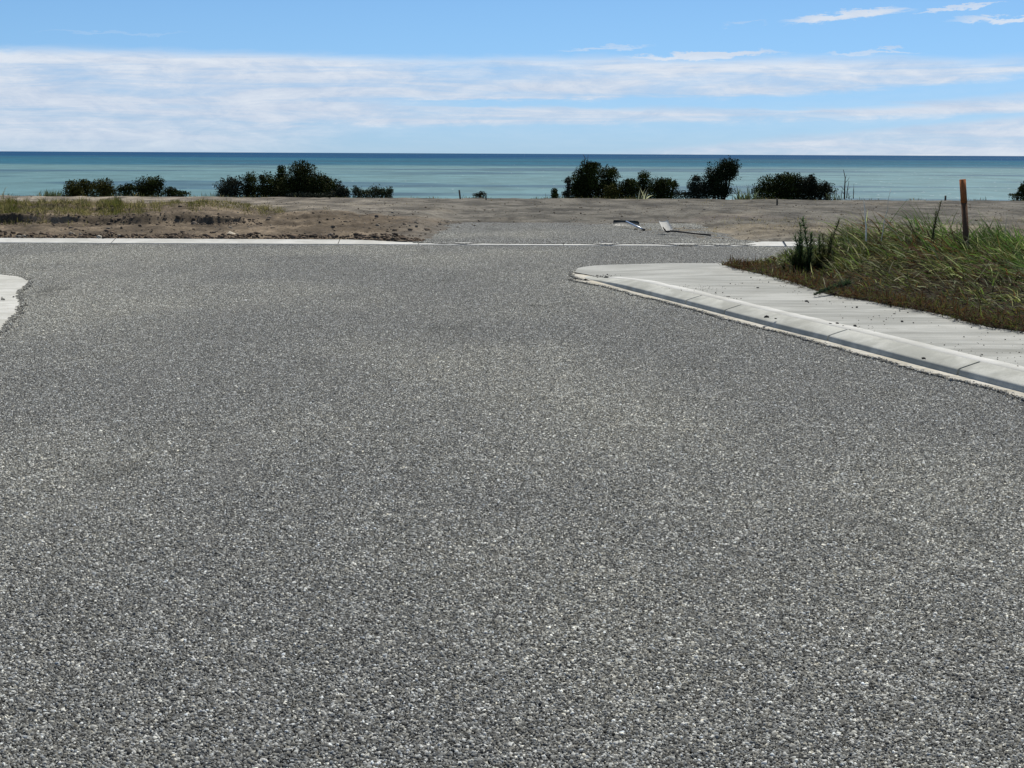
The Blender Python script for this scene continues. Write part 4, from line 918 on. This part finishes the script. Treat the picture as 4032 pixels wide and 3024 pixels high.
shrub('shrub', [(1885, 770, 22, 9), (1898, 764, 10, 8)], 54., 'small thin weed bush near the short peg', 'shrub', gry, dens=.5, twigs=6, shag=.5)
shrub('shrub', [(2184, 760, 10, 17), (2186, 772, 14, 12)], 54.4, 'tiny dark upright bush left of the tallest tree-like shrub', 'shrub', dkg)
shrub('shrub', [(2236, 718, 13, 17), (2228, 768, 16, 14), (2240, 745, 6, 24)], 54.8, 'thin bush with a tufted head and see-through stem', 'shrub', [(.04, .045, .03), (.03, .035, .02), (.05, .05, .035)], dens=.6, twigs=8, shag=.45)
shrub('large_shrub', [(2320, 680, 40, 38), (2300, 715, 44, 42), (2330, 745, 72, 40), (2285, 750, 34, 36), (2335, 655, 24, 16)], 55.6, 'tallest dark shrub with bare twigs poking from its top', 'shrub', dkg, dens=1.2, shag=.2,
      trunk=[([(2312, 665), (2300, 640), (2304, 622), (2296, 608)], .02), ([(2308, 650), (2314, 630), (2316, 609)], .015), ([(2296, 665), (2290, 645), (2288, 632)], .012), ([(2304, 630), (2310, 620)], .01)])
shrub('shrub', [(2390, 700, 34, 36), (2410, 685, 20, 24), (2395, 740, 34, 30)], 55.9, 'dark shrub with a rounded head leaning against the tallest one', 'shrub', dkg, shag=.35)
shrub('shrub', [(2410, 752, 32, 26), (2425, 765, 26, 14)], 54.8, 'olive shrub low at the right foot of the tallest one', 'shrub', olv, dens=.8, shag=.35)
shrub('shrub', [(2475, 742, 38, 32), (2485, 722, 22, 16), (2465, 762, 36, 20)], 55., 'dark rounded shrub left of the pale flax leaves', 'shrub', dkg)
shrub('shrub', [(2535, 700, 20, 22), (2535, 725, 26, 24), (2530, 755, 34, 26)], 55.6, 'dark pointed shrub standing behind the pale flax leaves', 'shrub', dkg, shag=.3)
fl(2528, 54.2, 46, 16, .12, 'flax with pale bent leaves in front of the pointed dark shrub', (.42, .42, .34), .04)
shrub('shrub', [(2590, 745, 36, 34), (2620, 730, 34, 28), (2610, 758, 36, 24), (2655, 735, 14, 20)], 55.2, 'dark shrub leaning right at the end of the middle group', 'shrub', dkg, shag=.35, trunk=[([(2640, 775), (2650, 750), (2660, 725)], .03)])
shrub('shrub', [(2695, 768, 34, 14), (2735, 745, 26, 34), (2742, 712, 16, 20), (2760, 755, 34, 26)], 55.2, 'grey-green shrub with a blunt spire left of the leaning tree', 'shrub', gry, shag=.35, dens=.9)
shrub('windswept_tree', [(2865, 655, 34, 26), (2840, 685, 44, 32), (2815, 712, 42, 34), (2800, 748, 44, 34), (2885, 672, 16, 24), (2845, 755, 30, 24)], 55.4, 'windswept tree leaning right with its pale trunk showing', 'tree', [(.02, .032, .013), (.03, .042, .018), (.015, .022, .01)], shag=.45, twigs=3, skirt=False,
      trunk=[([(2840, 776), (2850, 745), (2858, 715), (2878, 690), (2900, 678)], .05, (.22, .2, .17)), ([(2858, 715), (2862, 695), (2858, 670)], .03, (.2, .18, .15)), ([(2868, 772), (2876, 745), (2885, 720)], .012)])
fl(2915, 54.4, 36, 24, .16, 'low flax tuft at the foot of the windswept tree', (.07, .09, .06), .04)
fl(2952, 54.5, 60, 36, .26, 'flax with arching grey-green leaves left of the wide dome shrub', (.09, .11, .08), .05)
shrub('shrub', [(3045, 735, 60, 36), (3090, 712, 42, 28), (3120, 725, 44, 34), (3010, 758, 40, 22), (3080, 760, 90, 24), (3150, 750, 50, 28)], 55.3, 'wide dark dome shrub with a pale dead stick near its crown', 'shrub', dkg, shag=.28, trunk=[([(3107, 712), (3106, 700), (3106, 684)], .022, (.5, .48, .42))])
shrub('shrub', [(3185, 722, 30, 24), (3200, 745, 50, 28), (3240, 755, 36, 24), (3195, 703, 8, 12), (3252, 735, 8, 16)], 55., 'twiggy dark shrub running down right of the wide dome', 'shrub', [(.02, .026, .013), (.03, .034, .02), (.014, .02, .01)], shag=.5, twigs=5)
fl(3285, 54.4, 46, 22, .18, 'sparse flax at the right foot of the twiggy dark shrub', (.05, .06, .04), .045)
# dead sapling
b_ = at(3325, 780, 54.4); o = empty('dead_sapling', (b_[0], 54.4, float(zland(b_[0], 54.4))), 'bare dead sapling standing alone above the sea, right of the shrubs', 'sapling'); lo_ = np.array(o.location)
A1 = Acc()
for pl, r in (([(3325, 785), (3326, 740), (3328, 700), (3321, 668)], .03), ([(3334, 780), (3336, 750), (3343, 712)], .022), ([(3326, 750), (3312, 735), (3305, 732)], .012), ([(3328, 720), (3340, 706), (3345, 695)], .01), ([(3336, 750), (3348, 735)], .008), ([(3325, 765), (3310, 748)], .012), ([(3329, 700), (3334, 688)], .008)):
    A1.tube([at(a_, b2, 54.4)-lo_ for a_, b2 in pl], np.linspace(r, r*.3, len(pl)), 6, (.05, .045, .035))
A1.obj('trunk', mBark, o)
for px, h, lab in ((3360, 58, 'wispy bare stem just right of the dead sapling'), (3342, 22, 'short dark stump-like weed at the foot of the dead sapling')):
    weed('bare_weed', px, 782, 54.3, h, lab, 'weed', (.04, .04, .03), 3, .06, 14, .07, wid=.01, stemc=(.06, .055, .04))
shrub('shrub', [(4030, 755, 22, 22), (4060, 745, 34, 34), (4000, 770, 20, 8)], 54.8, 'dark shrub cut by the right edge of the view', 'shrub', dkg, twigs=6, shag=.45)
weed('seed_stalk', 12, 782, 50., 45, 'faint pale stalk against the sea at the left edge', 'stalk', (.3, .3, .22), 2, .1, 12, .1, wid=.01, lean=.3, stemc=(.35, .33, .25))
